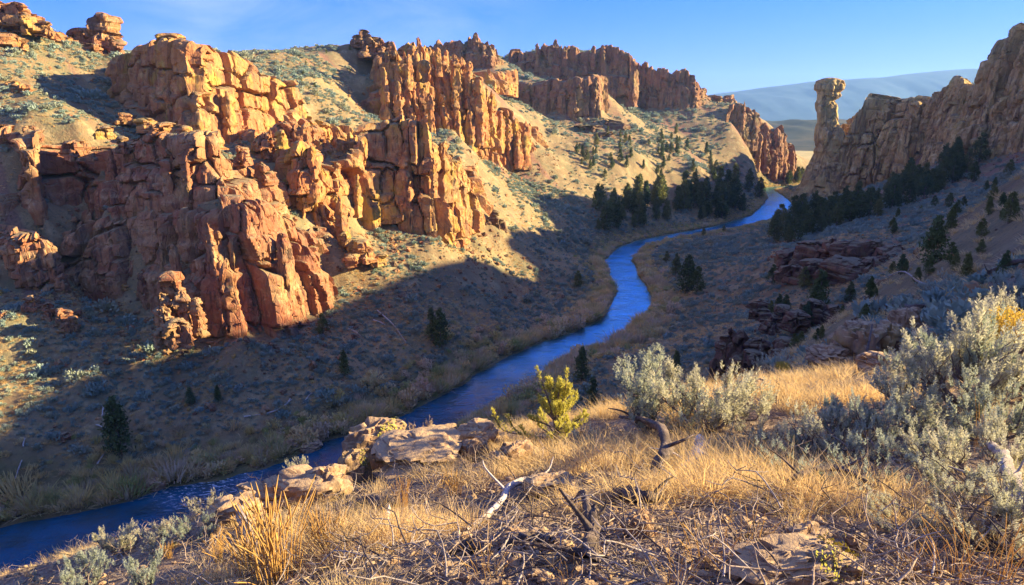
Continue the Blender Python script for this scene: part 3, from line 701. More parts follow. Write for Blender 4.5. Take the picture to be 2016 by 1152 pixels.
# (the slender tower follows)
# the slender rock tower with a swollen head
def rock_tower():
    Yd = 616.0
    prof = [(400, 1556, 1680), (385, 1568, 1674), (372, 1580, 1670), (350, 1589, 1667), (330, 1596, 1664), (305, 1603, 1663), (280, 1607, 1659), (255, 1610, 1652), (235, 1610, 1648), (215, 1608, 1646), (203, 1607, 1644),
            (199, 1610, 1641), (194, 1612, 1650), (188, 1611, 1655), (183, 1609, 1652), (176, 1606, 1660), (168, 1607, 1661), (160, 1611, 1658), (155, 1618, 1650), (153, 1628, 1640)]
    nv, nu = 150, 72
    pyk = np.array([p[0] for p in prof][::-1], float)
    py = np.linspace(400, 153, nv)
    l = np.interp(py, pyk, np.array([p[1] for p in prof][::-1], float)); r = np.interp(py, pyk, np.array([p[2] for p in prof][::-1], float))
    pts_l = np.array([at(a, b, Yd) for a, b in zip(l, py)]); pts_r = np.array([at(a, b, Yd) for a, b in zip(r, py)])
    cx = (pts_l[:, 0] + pts_r[:, 0]) / 2; hw = (pts_r[:, 0] - pts_l[:, 0]) / 2; z = pts_l[:, 2]
    th = np.linspace(0, 2 * np.pi, nu, endpoint=False)
    ex = 2 / 2.7; c, s = np.cos(th), np.sin(th)
    ux = np.sign(c) * np.abs(c) ** ex; uy = np.sign(s) * np.abs(s) ** ex
    X = cx[:, None] + hw[:, None] * ux[None]; Y = Yd + np.minimum(hw, 26)[:, None] * 0.95 * uy[None]; Z = z[:, None] + 0 * X
    F1, F2, Rw = worley3(X / 8, Y / 8, Z / 15, 3)
    d = 1.6 * (Rw - 0.5) * 2 - 1.2 * (1 - sstep(0, 0.12, F2 - F1)) + 1.1 * fbm(X / 7, Y / 7, Z / 18, 4, 5) + 0.7 * fbm(X / 2.5, Y / 2.5, Z / 8, 3, 6, ridged=True) + 0.5 * vnoise(Z / 3.2, Z * 0, Z * 0, 7)
    k = np.minimum(1, hw[:, None] / 8) * np.where(np.arange(nv)[:, None] > nv - 4, 0.2, 1)
    X = X + d * k * c[None]; Y = Y + d * k * s[None]
    V = np.stack([X, Y, Z], -1)
    me = mesh_np('rock_tower', V.reshape(-1, 3), np.concatenate([grid_faces(nu, nv, True)]), M['rock_brown'])
    me.set_sharp_from_angle(angle=math.radians(50))
    return link('rock_tower', me, label='slender rock tower with a bulging head standing over the canyon mouth', cat='rock tower')
tower = rock_tower()

# free-standing pillars crowding the faces and rims
def crowd(key, parent, n, mat, r, out, top, seed, span=(0.12, 0.88), slim=0.9, taper=0.45):
    rg = np.random.default_rng(seed); P = CL[key]
    s0 = np.concatenate([[0], np.cumsum(np.linalg.norm(np.diff(P[:, :2], axis=0), axis=1))])
    T = np.gradient(P[:, :2], axis=0); T /= np.linalg.norm(T, axis=1)[:, None]
    a = s0[1] + span[0] * (s0[-2] - s0[1]); b = s0[1] + span[1] * (s0[-2] - s0[1])
    for i in range(n):
        q = rg.uniform(a, b)
        x, y, zb, zt, tx, ty = [np.interp(q, s0, v) for v in (P[:, 0], P[:, 1], P[:, 2], P[:, 3], T[:, 0], T[:, 1])]
        o = rg.uniform(*out); f = rg.uniform(*top) - 0.035 * max(0, o + 2)
        rr = rg.uniform(*r)
        z1 = zb + (zt - zb) * f
        h = max(8.0, min(z1 - zb + 4, rr * 9))
        ang = math.atan2(ty, tx) + rg.normal(0, 0.3)
        me = pinnacle_mesh(x + ty * o, y - tx * o, z1 - h, z1, rr, rr * rg.uniform(0.7, 1.1) * slim, ang, (rg.normal(0, 0.4), rg.normal(0, 0.4)), M[mat], seed + i, nu=24, nv=32, taper=taper * rg.uniform(0.5, 1.2), rough=0.19)
        link('pinnacle', me, parent=parent)
crowd('massif', c_mas, 74, 'rock_orange', (1.5, 3.6), (-15, 3), (0.62, 1.16), 301)
crowd('massif_top', c_mt, 26, 'rock_orange', (1.3, 3.0), (-8, 3), (0.4, 1.2), 314)
crowd('shoulder', c_sh, 12, 'rock_orange', (1.2, 2.6), (-4, 2), (0.5, 1.1), 315)
crowd('columns', c_col, 18, 'rock_orange', (1.5, 3.4), (-7, 3), (0.45, 1.04), 302)
crowd('lower', c_lower, 5, 'rock_red', (1.2, 2.4), (-4, 2), (0.5, 1.0), 303, span=(0.4, 0.95))
crowd('block', c_block, 3, 'rock_orange', (1.6, 3.2), (-5, 1.5), (0.5, 0.97), 304)
crowd('tier', c_tier, 5, 'rock_red', (1.4, 2.6), (-4, 1.5), (0.5, 1.0), 305)
crowd('outcrop', c_out, 8, 'rock_red', (1.4, 2.6), (-3, 2), (0.4, 0.95), 306)
crowd('plateau', c_plat, 8, 'rock_far', (2.5, 5), (-5, 2), (0.5, 0.98), 307)
crowd('crest_left', c_cl, 9, 'rock_far', (2.5, 5), (-10, 2), (0.6, 1.2), 308)
crowd('crest_mid', c_cm, 12, 'rock_far', (2.5, 5.5), (-10, 2), (0.55, 1.2), 309)
crowd('crest_right', c_cr, 9, 'rock_far', (2.5, 6), (-10, 3), (0.4, 1.1), 310)
crowd('gate', c_gate, 16, 'rock_far', (2.5, 6), (-8, 3), (0.4, 1.12), 311)
crowd('ridge', c_ridge, 20, 'rock_brown', (3.0, 6.5), (-16, 2), (0.45, 1.1), 312, span=(0.03, 0.8), taper=0.6)
crowd('buttress', c_but, 12, 'rock_brown', (3.0, 5.0), (-6, 2), (0.5, 1.05), 313)

def outcrop(name, label, mat, Y0, rocks, cat='outcrop', seed=500):
    """a heap of joined rock knobs: (px, py_top, distance, width px, height m, lean m)"""
    c = at(rocks[0][0], rocks[0][1], rocks[0][2])
    o = empty(name, (0, 0, 0), label, cat)
    for i, (px, py, Y, w, h, ln) in enumerate(rocks):
        pin(o, px, py, Y, w, h, mat, seed + i * 7, lean=(ln, 0), taper=0.3, name='knob', rough=0.3, dome=0.22, nu=30, nv=36, ang=i * 0.9)
    return o
outcrop('rock_outcrop', 'leaning block of rock on a knob against the sky at the hilltop', 'rock_red', 0,
        [(184, 22, 300, 50, 22, 3.5), (166, 52, 299, 46, 16, 0), (205, 62, 299, 60, 16, 0), (226, 78, 300, 42, 10, 0), (146, 55, 302, 36, 14, 0), (188, 85, 296, 70, 10, 0), (158, 80, 294, 56, 9, -1)], seed=520)
outcrop('rock_outcrop', 'rounded rocks on the hill crest in the top corner', 'rock_orange', 0,
        [(28, 4, 275, 60, 9, 0), (62, 28, 274, 46, 8, 0), (90, 42, 273, 26, 6, 0), (-10, 0, 276, 60, 12, 0), (12, 64, 262, 50, 6, 0), (38, 72, 262, 34, 5, 0)], seed=540)
outcrop('rock_outcrop', 'round boulder perched on the flat top of the orange block', 'rock_orange', 0,
        [(333, 66, 252, 40, 6, 0), (318, 72, 252, 26, 4, 0)], seed=545)
outcrop('rock_outcrop', 'sunlit humped rock standing alone before the lower cliff', 'rock_red', 0,
        [(336, 534, 158, 44, 16, 0), (316, 575, 155, 36, 12, 0), (356, 570, 156, 34, 13, 0), (322, 598, 152, 26, 9, 0), (345, 628, 150, 50, 7, 0), (385, 585, 156, 24, 10, 0), (318, 645, 150, 40, 5, 0)], seed=560)
outcrop('rock_outcrop', 'pair of low sunlit rocks in the grass at the picture edge', 'rock_red', 0,
        [(94, 596, 160, 26, 6, 0), (120, 606, 159, 28, 6, 0), (60, 580, 161, 40, 6, 0), (10, 610, 158, 40, 7, 0), (140, 622, 158, 22, 4, 0)], seed=580)
outcrop('rock_outcrop', 'small knob of rock on the skyline of the shaded hill', 'rock_far', 0,
        [(718, 58, 440, 24, 8, 0), (735, 72, 440, 40, 14, 0), (704, 68, 440, 30, 8, 0), (748, 74, 438, 24, 14, 0), (722, 76, 436, 34, 12, 0), (765, 82, 440, 24, 12, 0)], seed=600)
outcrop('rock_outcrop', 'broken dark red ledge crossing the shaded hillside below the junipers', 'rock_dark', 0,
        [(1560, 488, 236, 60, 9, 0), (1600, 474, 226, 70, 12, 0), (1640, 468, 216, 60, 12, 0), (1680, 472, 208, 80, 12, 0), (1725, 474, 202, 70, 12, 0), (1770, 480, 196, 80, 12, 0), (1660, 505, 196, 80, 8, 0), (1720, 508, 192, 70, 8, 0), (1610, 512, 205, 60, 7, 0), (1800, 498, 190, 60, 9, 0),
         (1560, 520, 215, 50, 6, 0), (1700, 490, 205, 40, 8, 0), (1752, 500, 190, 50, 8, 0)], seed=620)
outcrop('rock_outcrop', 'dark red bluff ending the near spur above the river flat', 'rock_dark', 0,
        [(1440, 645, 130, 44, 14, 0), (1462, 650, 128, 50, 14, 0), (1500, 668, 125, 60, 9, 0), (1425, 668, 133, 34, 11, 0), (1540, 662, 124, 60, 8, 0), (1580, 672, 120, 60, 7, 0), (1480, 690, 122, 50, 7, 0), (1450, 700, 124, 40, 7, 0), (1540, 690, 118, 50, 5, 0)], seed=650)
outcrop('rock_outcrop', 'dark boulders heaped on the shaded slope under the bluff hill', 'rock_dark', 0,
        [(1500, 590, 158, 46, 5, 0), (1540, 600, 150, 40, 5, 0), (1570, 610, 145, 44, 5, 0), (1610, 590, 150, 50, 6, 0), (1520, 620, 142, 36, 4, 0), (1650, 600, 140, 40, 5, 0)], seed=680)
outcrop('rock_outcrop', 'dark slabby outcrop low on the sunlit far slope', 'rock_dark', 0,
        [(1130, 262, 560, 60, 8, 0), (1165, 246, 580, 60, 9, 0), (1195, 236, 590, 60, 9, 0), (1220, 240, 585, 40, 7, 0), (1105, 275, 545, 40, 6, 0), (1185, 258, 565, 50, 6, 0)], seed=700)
outcrop('rock_outcrop', 'brown rocks at the foot of the big orange block', 'rock_orange', 0,
        [(285, 232, 232, 44, 5, 0), (318, 240, 228, 50, 6, 0), (352, 246, 224, 50, 6, 0), (385, 256, 220, 40, 5, 0), (250, 222, 236, 30, 4, 0), (415, 264, 218, 44, 5, 0)], seed=740)
outcrop('rock_outcrop', 'three dark rocks in the grass of the left hill', 'rock_orange', 0,
        [(28, 158, 232, 30, 4, 0), (48, 165, 230, 20, 3, 0), (205, 248, 212, 34, 4, 0)], seed=745)
outcrop('rock_outcrop', 'ragged lit rocks on the slope between the fluted cliff and the columns', 'rock_orange', 0,
        [(700, 470, 214, 40, 5, 0), (722, 486, 212, 44, 5, 0), (690, 500, 207, 34, 4, 0), (676, 455, 216, 30, 6, 0), (745, 498, 216, 34, 4, 0)], seed=750)
outcrop('rock_outcrop', 'low knobs of rock on the grassy crest beside the hilltop block', 'rock_orange', 0,
        [(108, 62, 286, 26, 4, 0), (128, 72, 288, 22, 4, 0), (235, 100, 298, 30, 6, 0)], seed=755)
outcrop('rock_outcrop', 'rocky knobs along the top of the long red band', 'rock_red', 0,
        [(240, 268, 198, 30, 5, 0), (150, 276, 200, 40, 6, 0), (470, 286, 202, 34, 6, 0), (515, 318, 206, 34, 7, 0), (60, 246, 200, 36, 5, 0)], seed=760)
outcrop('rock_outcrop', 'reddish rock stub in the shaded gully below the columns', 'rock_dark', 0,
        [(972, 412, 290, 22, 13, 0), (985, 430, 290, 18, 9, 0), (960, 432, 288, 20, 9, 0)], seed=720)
# ------------------------------------------------------------------ picking ground points, scattering
def ground_at(pts):
    """pixels of the photograph -> points on the terrain"""
    pts = np.asarray(pts, float)
    t = np.geomspace(1.2, 1200, 300)
    u = (pts[:, 0] - 1008.0) / FPX; v = (576.0 - pts[:, 1]) / FPX
    dx, dy, dz = u, _cp + v * _sp, -_sp + v * _cp
    X = dx[:, None] * t; Y = dy[:, None] * t; Z = CAMZ + dz[:, None] * t
    G = H(X, Y); below = Z < G
    below[:, -1] = True
    k = np.argmax(below, 1); k = np.maximum(k, 1); i = np.arange(len(pts))
    a = (Z - G)[i, k - 1]; b = (Z - G)[i, k]
    f = np.clip(a / (a - b + 1e-9), 0, 1); tt = t[k - 1] + f * (t[k] - t[k - 1])
    P = np.stack([dx * tt, dy * tt, CAMZ + dz * tt], 1)
    P[:, 2] = H(P[:, 0], P[:, 1])
    return P
def project(P):
    P = np.asarray(P, float); y = P[:, 1] * _cp - (P[:, 2] - CAMZ) * _sp; z = P[:, 1] * _sp + (P[:, 2] - CAMZ) * _cp
    y = np.maximum(y, 1e-3)
    return 1008 + FPX * P[:, 0] / y, 576 - FPX * z / y
def in_view(P, lift=1.0, margin=40, los=True):
    px, py = project(P)
    ok = (px > -margin) & (px < 2016 + margin) & (py > -margin) & (py < 1152 + margin) & (P[:, 1] > 0.5)
    if los:
        idx = np.where(ok)[0]; Q = P[idx]
        f = np.concatenate([np.linspace(0.02, 0.3, 14), np.linspace(0.33, 0.97, 34)])
        X = Q[:, 0:1] * f; Y = Q[:, 1:2] * f; Z = CAMZ + (Q[:, 2:3] + lift - CAMZ) * f
        ok[idx[(Hq(X, Y) > Z + 0.6).any(1)]] = False
    return ok
def near_wall(x, y, d=3.0):
    """inside or close to a cliff footprint"""
    bad = np.zeros(x.shape, bool)
    for P in CL.values():
        bad |= _seg_dist(x, y, P[:, :2]) < d
    return bad
def slope_of(x, y):
    h = Hq(x, y); return np.hypot(Hq(x + 2, y) - h, Hq(x, y + 2) - h) / 2

def quads(C, A, B):
    """quads centred at C spanned by half-axes A and B"""
    n = len(C)
    V = np.stack([C - A - B, C + A - B, C + A + B, C - A + B], 1).reshape(-1, 3)
    return V, np.arange(4 * n).reshape(-1, 4)
def diamonds(C, A, B):
    n = len(C)
    V = np.stack([C - A, C - B, C + A, C + B], 1).reshape(-1, 3)
    return V, np.arange(4 * n).reshape(-1, 4)
def rdir(rg, n):
    v = rg.normal(size=(n, 3)); return v / np.linalg.norm(v, axis=1)[:, None]
def perp(D, rg):
    v = rdir(rg, len(D)); v = np.cross(D, v); return v / (np.linalg.norm(v, axis=1)[:, None] + 1e-9)
def tube(P, R, k=7, rough=0.0, seed=0, closed_tip=True):
    """a bent tapering limb through the points P with radii R"""
    P = np.asarray(P, float); R = np.asarray(R, float); n = len(P)
    T = np.gradient(P, axis=0); T /= np.linalg.norm(T, axis=1)[:, None] + 1e-9
    ref = np.array([0.31, 0.17, 0.93]) if abs(T[0] @ np.array([0.31, 0.17, 0.93])) < 0.9 else np.array([0.9, 0.3, 0.1])
    U = np.cross(T, ref); U /= np.linalg.norm(U, axis=1)[:, None]; W = np.cross(T, U)
    th = np.linspace(0, 2 * np.pi, k, endpoint=False)
    rr = R[:, None] * np.ones(k)[None]
    if rough:
        rr = rr * (1 + rough * vnoise(np.cos(th)[None] * 1.6 + 0 * rr, np.sin(th)[None] * 1.6 + 0 * rr, np.arange(n)[:, None] * 0.12 + 0 * rr, seed)
                   + rough * 0.6 * vnoise(np.cos(th)[None] * 4 + 0 * rr, np.sin(th)[None] * 4 + 0 * rr, np.arange(n)[:, None] * 0.3 + 0 * rr, seed + 1))
    V = P[:, None] + rr[..., None] * (np.cos(th)[None, :, None] * U[:, None] + np.sin(th)[None, :, None] * W[:, None])
    F = grid_faces(k, n, True)
    return V.reshape(-1, 3), F
def smooth_path(K, n):
    K = np.asarray(K, float); m = len(K); t = np.linspace(0, m - 1, n); i = np.clip(t.astype(int), 0, m - 2); f = (t - i)[:, None]
    g = lambda j: K[np.clip(j, 0, m - 1)]
    p0, p1, p2, p3 = g(i - 1), g(i), g(i + 1), g(i + 2)
    return 0.5 * ((2 * p1) + (-p0 + p2) * f + (2 * p0 - 5 * p1 + 4 * p2 - p3) * f ** 2 + (-p0 + 3 * p1 - 3 * p2 + p3) * f ** 3)
def join(parts):
    Vs, Fs, o = [], [], 0
    for V, F in parts:
        Vs.append(V); Fs.append(F + o); o += len(V)
    return np.concatenate(Vs), np.concatenate(Fs)

def leaf_material(name, cols, trans=0.25, vary=0.25, rough=0.8, sc=0.6):
    t = NT(name)
    oi = t.new('ShaderNodeObjectInfo'); r = oi.outputs['Random']
    col = cols[0]
    rp = t.new('ShaderNodeValToRGB'); t.link(r, rp.inputs['Fac'])
    el = rp.color_ramp.elements
    while len(el) < len(cols): el.new(0.5)
    for i, c in enumerate(cols):
        el[i].position = i / max(1, len(cols) - 1); el[i].color = (*c, 1)
    n = t.noise(t.pos(), 14.0 * sc, 3, 0.6)
    col = t.mix(t.rng(n, 0.3, 0.7, 0, vary), rp.outputs['Color'], t.mix(1.0, rp.outputs['Color'], (0.45, 0.42, 0.40), 'MULTIPLY'))
    d = t.new('ShaderNodeBsdfDiffuse'); tr = t.new('ShaderNodeBsdfTranslucent'); mx = t.new('ShaderNodeMixShader')
    t.link(col, d.inputs['Color']); t.link(col, tr.inputs['Color']); mx.inputs['Fac'].default_value = trans
    t.link(d.outputs[0], mx.inputs[1]); t.link(tr.outputs[0], mx.inputs[2]); t.link(mx.outputs[0], t.out.inputs['Surface'])
    return t.m
def wood_material(name, c1, c2, sc=1.0, grain=(14, 14, 1.5)):
    t = NT(name); tc = t.new('ShaderNodeTexCoord'); p = t.pos()
    n = t.noise(p, 30 * sc, 5, 0.65, 1.2); m = t.noise(p, 4 * sc, 4, 0.6)
    col = t.mix(t.rng(n, 0.38, 0.62), c1, c2)
    col = t.mix(t.rng(m, 0.42, 0.66, 0, 0.6), col, t.mix(1.0, c1, (0.4, 0.36, 0.34), 'MULTIPLY'))
    t.bsdf(col, 0.85, t.bump(n, 0.7, 0.02), 0.2)
    return t.m
M['sage'] = leaf_material('sagebrush_leaf', [(0.38, 0.43, 0.31), (0.50, 0.50, 0.34), (0.60, 0.56, 0.37), (0.36, 0.42, 0.33), (0.46, 0.48, 0.35)], 0.42)
M['sage_far'] = leaf_material('sagebrush_leaf_distant', [(0.25, 0.34, 0.27), (0.31, 0.385, 0.30), (0.38, 0.39, 0.25), (0.27, 0.37, 0.32)], 0.15, sc=0.1)
M['rabbit'] = leaf_material('rabbitbrush_flower', [(0.62, 0.42, 0.06), (0.70, 0.48, 0.08)], 0.35)
M['grass'] = leaf_material('dry_grass_blade', [(0.76, 0.53, 0.22), (0.82, 0.61, 0.29), (0.66, 0.44, 0.17), (0.84, 0.65, 0.35)], 0.45, 0.15)
M['stalk'] = leaf_material('tall_grass_stalk', [(0.66, 0.42, 0.14), (0.60, 0.36, 0.11)], 0.35, 0.15)
M['juniper'] = leaf_material('juniper_needles', [(0.09, 0.12, 0.045), (0.13, 0.16, 0.055), (0.22, 0.22, 0.075), (0.10, 0.145, 0.065), (0.17, 0.19, 0.065)], 0.15, 0.4, sc=0.1)
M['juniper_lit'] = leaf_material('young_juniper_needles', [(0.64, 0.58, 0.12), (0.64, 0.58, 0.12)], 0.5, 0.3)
M['brush'] = leaf_material('riverbank_brush', [(0.84, 0.60, 0.24), (0.64, 0.54, 0.19), (0.88, 0.69, 0.38), (0.42, 0.46, 0.14), (0.72, 0.52, 0.33), (0.84, 0.64, 0.24), (0.80, 0.65, 0.44), (0.56, 0.44, 0.24)], 0.4, 0.35, sc=0.1)
M['wood_grey'] = wood_material('weathered_wood', (0.33, 0.27, 0.215), (0.46, 0.38, 0.30))
M['wood_dark'] = wood_material('charred_wood', (0.075, 0.055, 0.042), (0.19, 0.14, 0.105))
M['wood_pale'] = wood_material('bleached_wood', (0.52, 0.44, 0.36), (0.68, 0.60, 0.50))
M['bark'] = wood_material('shrub_bark', (0.16, 0.12, 0.10), (0.27, 0.21, 0.17))
M['twig'] = wood_material('dead_twigs', (0.36, 0.26, 0.18), (0.50, 0.38, 0.26))
M['boulder'] = rock_material('lichened_boulder', (0.44, 0.28, 0.14), (0.34, 0.20, 0.105), (0.54, 0.37, 0.20), (0.44, 0.36, 0.10), 0.4, top=(0.48, 0.33, 0.175), dark=(0.14, 0.105, 0.085), sc=7.0, bump_d=0.035, crack_w=0.05)
M['lichen'] = leaf_material('yellow_green_lichen', [(0.40, 0.36, 0.06), (0.44, 0.38, 0.07)], 0.0)

def scatter(name, protos, P, S, idx, label, seed, tilt=0.12):
    """one uncountable mass: instances of the prototypes on a cloud of points"""
    rg = np.random.default_rng(seed)
    me = bpy.data.meshes.new(name); me.vertices.add(len(P)); me.vertices.foreach_set('co', np.asarray(P, np.float32).ravel())
    a = me.attributes.new('scl', 'FLOAT', 'POINT'); a.data.foreach_set('value', np.asarray(S, np.float32))
    rot = np.stack([rg.normal(0, tilt, len(P)), rg.normal(0, tilt, len(P)), rg.uniform(0, 6.283, len(P))], 1).astype(np.float32)
    a = me.attributes.new('rot', 'FLOAT_VECTOR', 'POINT'); a.data.foreach_set('vector', rot.ravel())
    a = me.attributes.new('idx', 'INT', 'POINT'); a.data.foreach_set('value', np.asarray(idx, np.int32))
    col = bpy.data.collections.new(name + '_kinds')
    for i, (pm) in enumerate(protos):
        col.objects.link(bpy.data.objects.new('%s_kind_%02d' % (name, i), pm))
    ng = bpy.data.node_groups.new(name, 'GeometryNodeTree')
    ng.interface.new_socket('Geometry', in_out='INPUT', socket_type='NodeSocketGeometry')
    ng.interface.new_socket('Geometry', in_out='OUTPUT', socket_type='NodeSocketGeometry')
    gi = ng.nodes.new('NodeGroupInput'); go = ng.nodes.new('NodeGroupOutput')
    iop = ng.nodes.new('GeometryNodeInstanceOnPoints'); ci = ng.nodes.new('GeometryNodeCollectionInfo')
    ci.inputs['Collection'].default_value = col; ci.inputs['Separate Children'].default_value = True; ci.inputs['Reset Children'].default_value = True
    def attr(nm, ty):
        nd = ng.nodes.new('GeometryNodeInputNamedAttribute'); nd.data_type = ty; nd.inputs['Name'].default_value = nm
        return nd.outputs['Attribute']
    e2r = ng.nodes.new('FunctionNodeEulerToRotation')
    ng.links.new(attr('rot', 'FLOAT_VECTOR'), e2r.inputs[0])
    ng.links.new(gi.outputs[0], iop.inputs['Points']); ng.links.new(ci.outputs[0], iop.inputs['Instance'])
    iop.inputs['Pick Instance'].default_value = True
    ng.links.new(attr('idx', 'INT'), iop.inputs['Instance Index']); ng.links.new(e2r.outputs[0], iop.inputs['Rotation']); ng.links.new(attr('scl', 'FLOAT'), iop.inputs['Scale'])
    ng.links.new(iop.outputs[0], go.inputs[0])
    o = link(name, me, label=label, kind='stuff')
    md = o.modifiers.new('scatter', 'NODES'); md.node_group = ng
    return o

def boulder_mesh(seed, sx, sy, sz, rough=0.2, nu=46, nv=26, flat=0.75, mat='boulder'):
    th = np.linspace(0, 2 * np.pi, nu, endpoint=False)[None]; ph = np.linspace(-np.pi / 2, np.pi / 2, nv)[:, None]
    sg = lambda v, e: np.sign(v) * np.abs(v) ** e
    X = sg(np.cos(ph), flat) * sg(np.cos(th), flat); Y = sg(np.cos(ph), flat) * sg(np.sin(th), flat); Z = sg(np.sin(ph), flat) + 0 * th
    F1, F2, R = worley3(X * 1.1 + seed, Y * 1.1, Z * 1.5, seed); G1, G2, R2 = worley3(X * 2.6, Y * 2.6 + seed, Z * 3.4, seed + 5)
    d = 1 + rough * (1.0 * (R - 0.5) * 2 - 0.5 * (1 - sstep(0, 0.12, F2 - F1)) + 0.45 * (R2 - 0.5) * 2 - 0.3 * (1 - sstep(0, 0.15, G2 - G1)) + 0.6 * fbm(X * 2, Y * 2, Z * 2, 4, seed))
    V = np.stack([X * d * sx, Y * d * sy, Z * d * sz], -1).reshape(-1, 3)
    me = mesh_np('boulder', V, grid_faces(nu, nv, True), M[mat]); me.set_sharp_from_angle(angle=math.radians(42))
    return me
# ------------------------------------------------------------------ distant sagebrush, bank brush
def bush_proto(seed, n=170, leaf=0.13, flat=0.75, mat='sage_far'):
    rg = np.random.default_rng(seed)
    k = 9; cc = rdir(rg, k) * rg.uniform(0.25, 0.62, (k, 1)); cc[:, 2] = np.abs(cc[:, 2]) * flat + 0.12
    w = rg.integers(0, k, n)
    C = cc[w] + rdir(rg, n) * rg.uniform(0.12, 0.34, (n, 1)); C[:, 2] = np.maximum(C[:, 2], 0.02)
    D = C / (np.linalg.norm(C, axis=1)[:, None] + 1e-6) * 0.6 + rdir(rg, n) * 0.6 + np.array([0, 0, 0.5]); D /= np.linalg.norm(D, axis=1)[:, None]
    V, F = diamonds(C, D * leaf * rg.uniform(0.7, 1.4, (n, 1)), perp(D, rg) * leaf * 0.55)
    return mesh_np('bush', V, F, M[mat], smooth=False)
def reed_proto(seed, n=150, h=1.0, spread=0.45, mat='brush', wd=0.022, droop=0.5):
    rg = np.random.default_rng(seed)
    b = rg.normal(0, spread * 0.45, (n, 3)); b[:, 2] = 0
    d = b * rg.uniform(0.4, 1.2, (n, 1)) * droop * 2 + rg.normal(0, 0.10, (n, 3)); hh = h * rg.uniform(0.45, 1.0, n) * np.exp(-(b[:, 0] ** 2 + b[:, 1] ** 2) / (spread ** 2) * 0.6)
    mid = b + d * 0.35; mid[:, 2] = hh * 0.6
    tip = b + d; tip[:, 2] = hh
    a = rg.uniform(0, 6.283, n); s = np.stack([np.cos(a), np.sin(a), 0 * a], 1) * wd * rg.uniform(0.6, 1.3, (n, 1))
    V = np.stack([b - s, b + s, mid + s * 0.8, mid - s * 0.8, tip + s * 0.12, tip - s * 0.12], 1).reshape(-1, 3)
    i = np.arange(n)[:, None] * 6
    F = np.concatenate([i + [0, 1, 2, 3], i + [3, 2, 4, 5]])
    return mesh_np('reed', V, F, M[mat], smooth=False)
BUSH = [bush_proto(40 + i) for i in range(5)]
REED = [reed_proto(60 + i, spread=0.5 + 0.1 * i, n=130, wd=0.03) for i in range(4)] + [bush_proto(70 + i, mat='brush', flat=1.0, n=200, leaf=0.11) for i in range(3)]

def wedge(n, r0, r1, rg, half=41):
    a = np.radians(rg.uniform(-half, half, n)); r = np.sqrt(rg.uniform(r0 * r0, r1 * r1, n))
    return r * np.sin(a), r * np.cos(a)
def cover():
    rg = np.random.default_rng(5)
    X, Y = [], []
    for n, r0, r1 in ((1400, 24, 60), (30000, 60, 230), (60000, 230, 430), (50000, 430, 820)):
        x, y = wedge(n, r0, r1, rg); X.append(x); Y.append(y)
    x = np.concatenate(X); y = np.concatenate(Y)
    den = fbm(x / 26, y / 26, x * 0, 3, 77) * 1.3 + fbm(x / 6, y / 6, x * 0, 2, 78) * 0.9 + 0.22
    k = den > rg.uniform(-0.75, 0.75, len(x)); x, y = x[k], y[k]
    k = ~near_wall(x, y, 1.5); x, y = x[k], y[k]
    z, d = H(x, y, True); k = (d > 9); x, y, z = x[k], y[k], z[k]
    k = slope_of(x, y) < 0.85; x, y, z = x[k], y[k], z[k]
    P = np.stack([x, y, z - 0.05], 1); k = in_view(P); P = P[k]
    r = np.hypot(P[:, 0], P[:, 1])
    S = np.random.default_rng(6).lognormal(-0.36, 0.55, len(P)) * sstep(5, 70, r) ** 0.5 * (0.95 + 0.35 * sstep(200, 400, r) + 0.7 * sstep(420, 600, r))
    return P, S, r
P_, S_, r_ = cover()
# the nearest, largest ones are individuals; the rest are one mass
order = np.argsort(-(S_ / r_)); IND = order[:300]; REST = order[300:]
for j in IND:
    o = link('sagebrush', BUSH[int(j) % 5], label='grey-green sagebrush mound growing on the open canyon slopes', cat='shrub', group='sagebrush on the canyon slopes', loc=tuple(P_[j]))
    s = float(S_[j]); o.scale = (s, s, s * (0.8 + 0.3 * ((j * 37) % 10) / 10)); o.rotation_euler[2] = (j * 2.399) % 6.283
scatter('sagebrush_cover', BUSH, P_[REST], S_[REST], REST % 5, 'sparse sagebrush dotting the canyon slopes', 8)

def bank_brush():
    rg = np.random.default_rng(15)
    segs = []
    for B, sgn in ((LB, 1), (RB, -1)):
        s0 = np.concatenate([[0], np.cumsum(np.linalg.norm(np.diff(B, axis=0), axis=1))])
        n = 24000; q = rg.uniform(0, s0[-1], n)
        bx, by = np.interp(q, s0, B[:, 0]), np.interp(q, s0, B[:, 1])
        a = rg.uniform(0, 6.283, n); w = np.abs(rg.normal(0, 7.5, n)) + 0.4
        segs.append((bx + np.cos(a) * w, by + np.sin(a) * w))
    x = np.concatenate([s[0] for s in segs]); y = np.concatenate([s[1] for s in segs])
    z, d = H(x, y, True); k = (d > 0.9) & (d < 19) & (y > 20); x, y, z, d = x[k], y[k], z[k], d[k]
    k = ~near_wall(x, y, 2); x, y, z, d = x[k], y[k], z[k], d[k]
    P = np.stack([x, y, z - 0.05], 1); k = in_view(P); P, d = P[k], d[k]
    S = rg.lognormal(0.0, 0.38, len(P)) * (1.35 - 0.03 * d) * (1 - 0.5 * sstep(240, 420, np.hypot(P[:, 0], P[:, 1])))
    patch = fbm(P[:, 0] / 9, P[:, 1] / 9, P[:, 0] * 0, 2, 88)
    idx = np.where(patch > 0.12, 4 + rg.integers(0, 3, len(P)), rg.integers(0, 4, len(P)))
    scatter('riverbank_brush', REED, P, S * 1.5, idx, 'tawny reeds and brush lining the riverbanks', 16)
bank_brush()

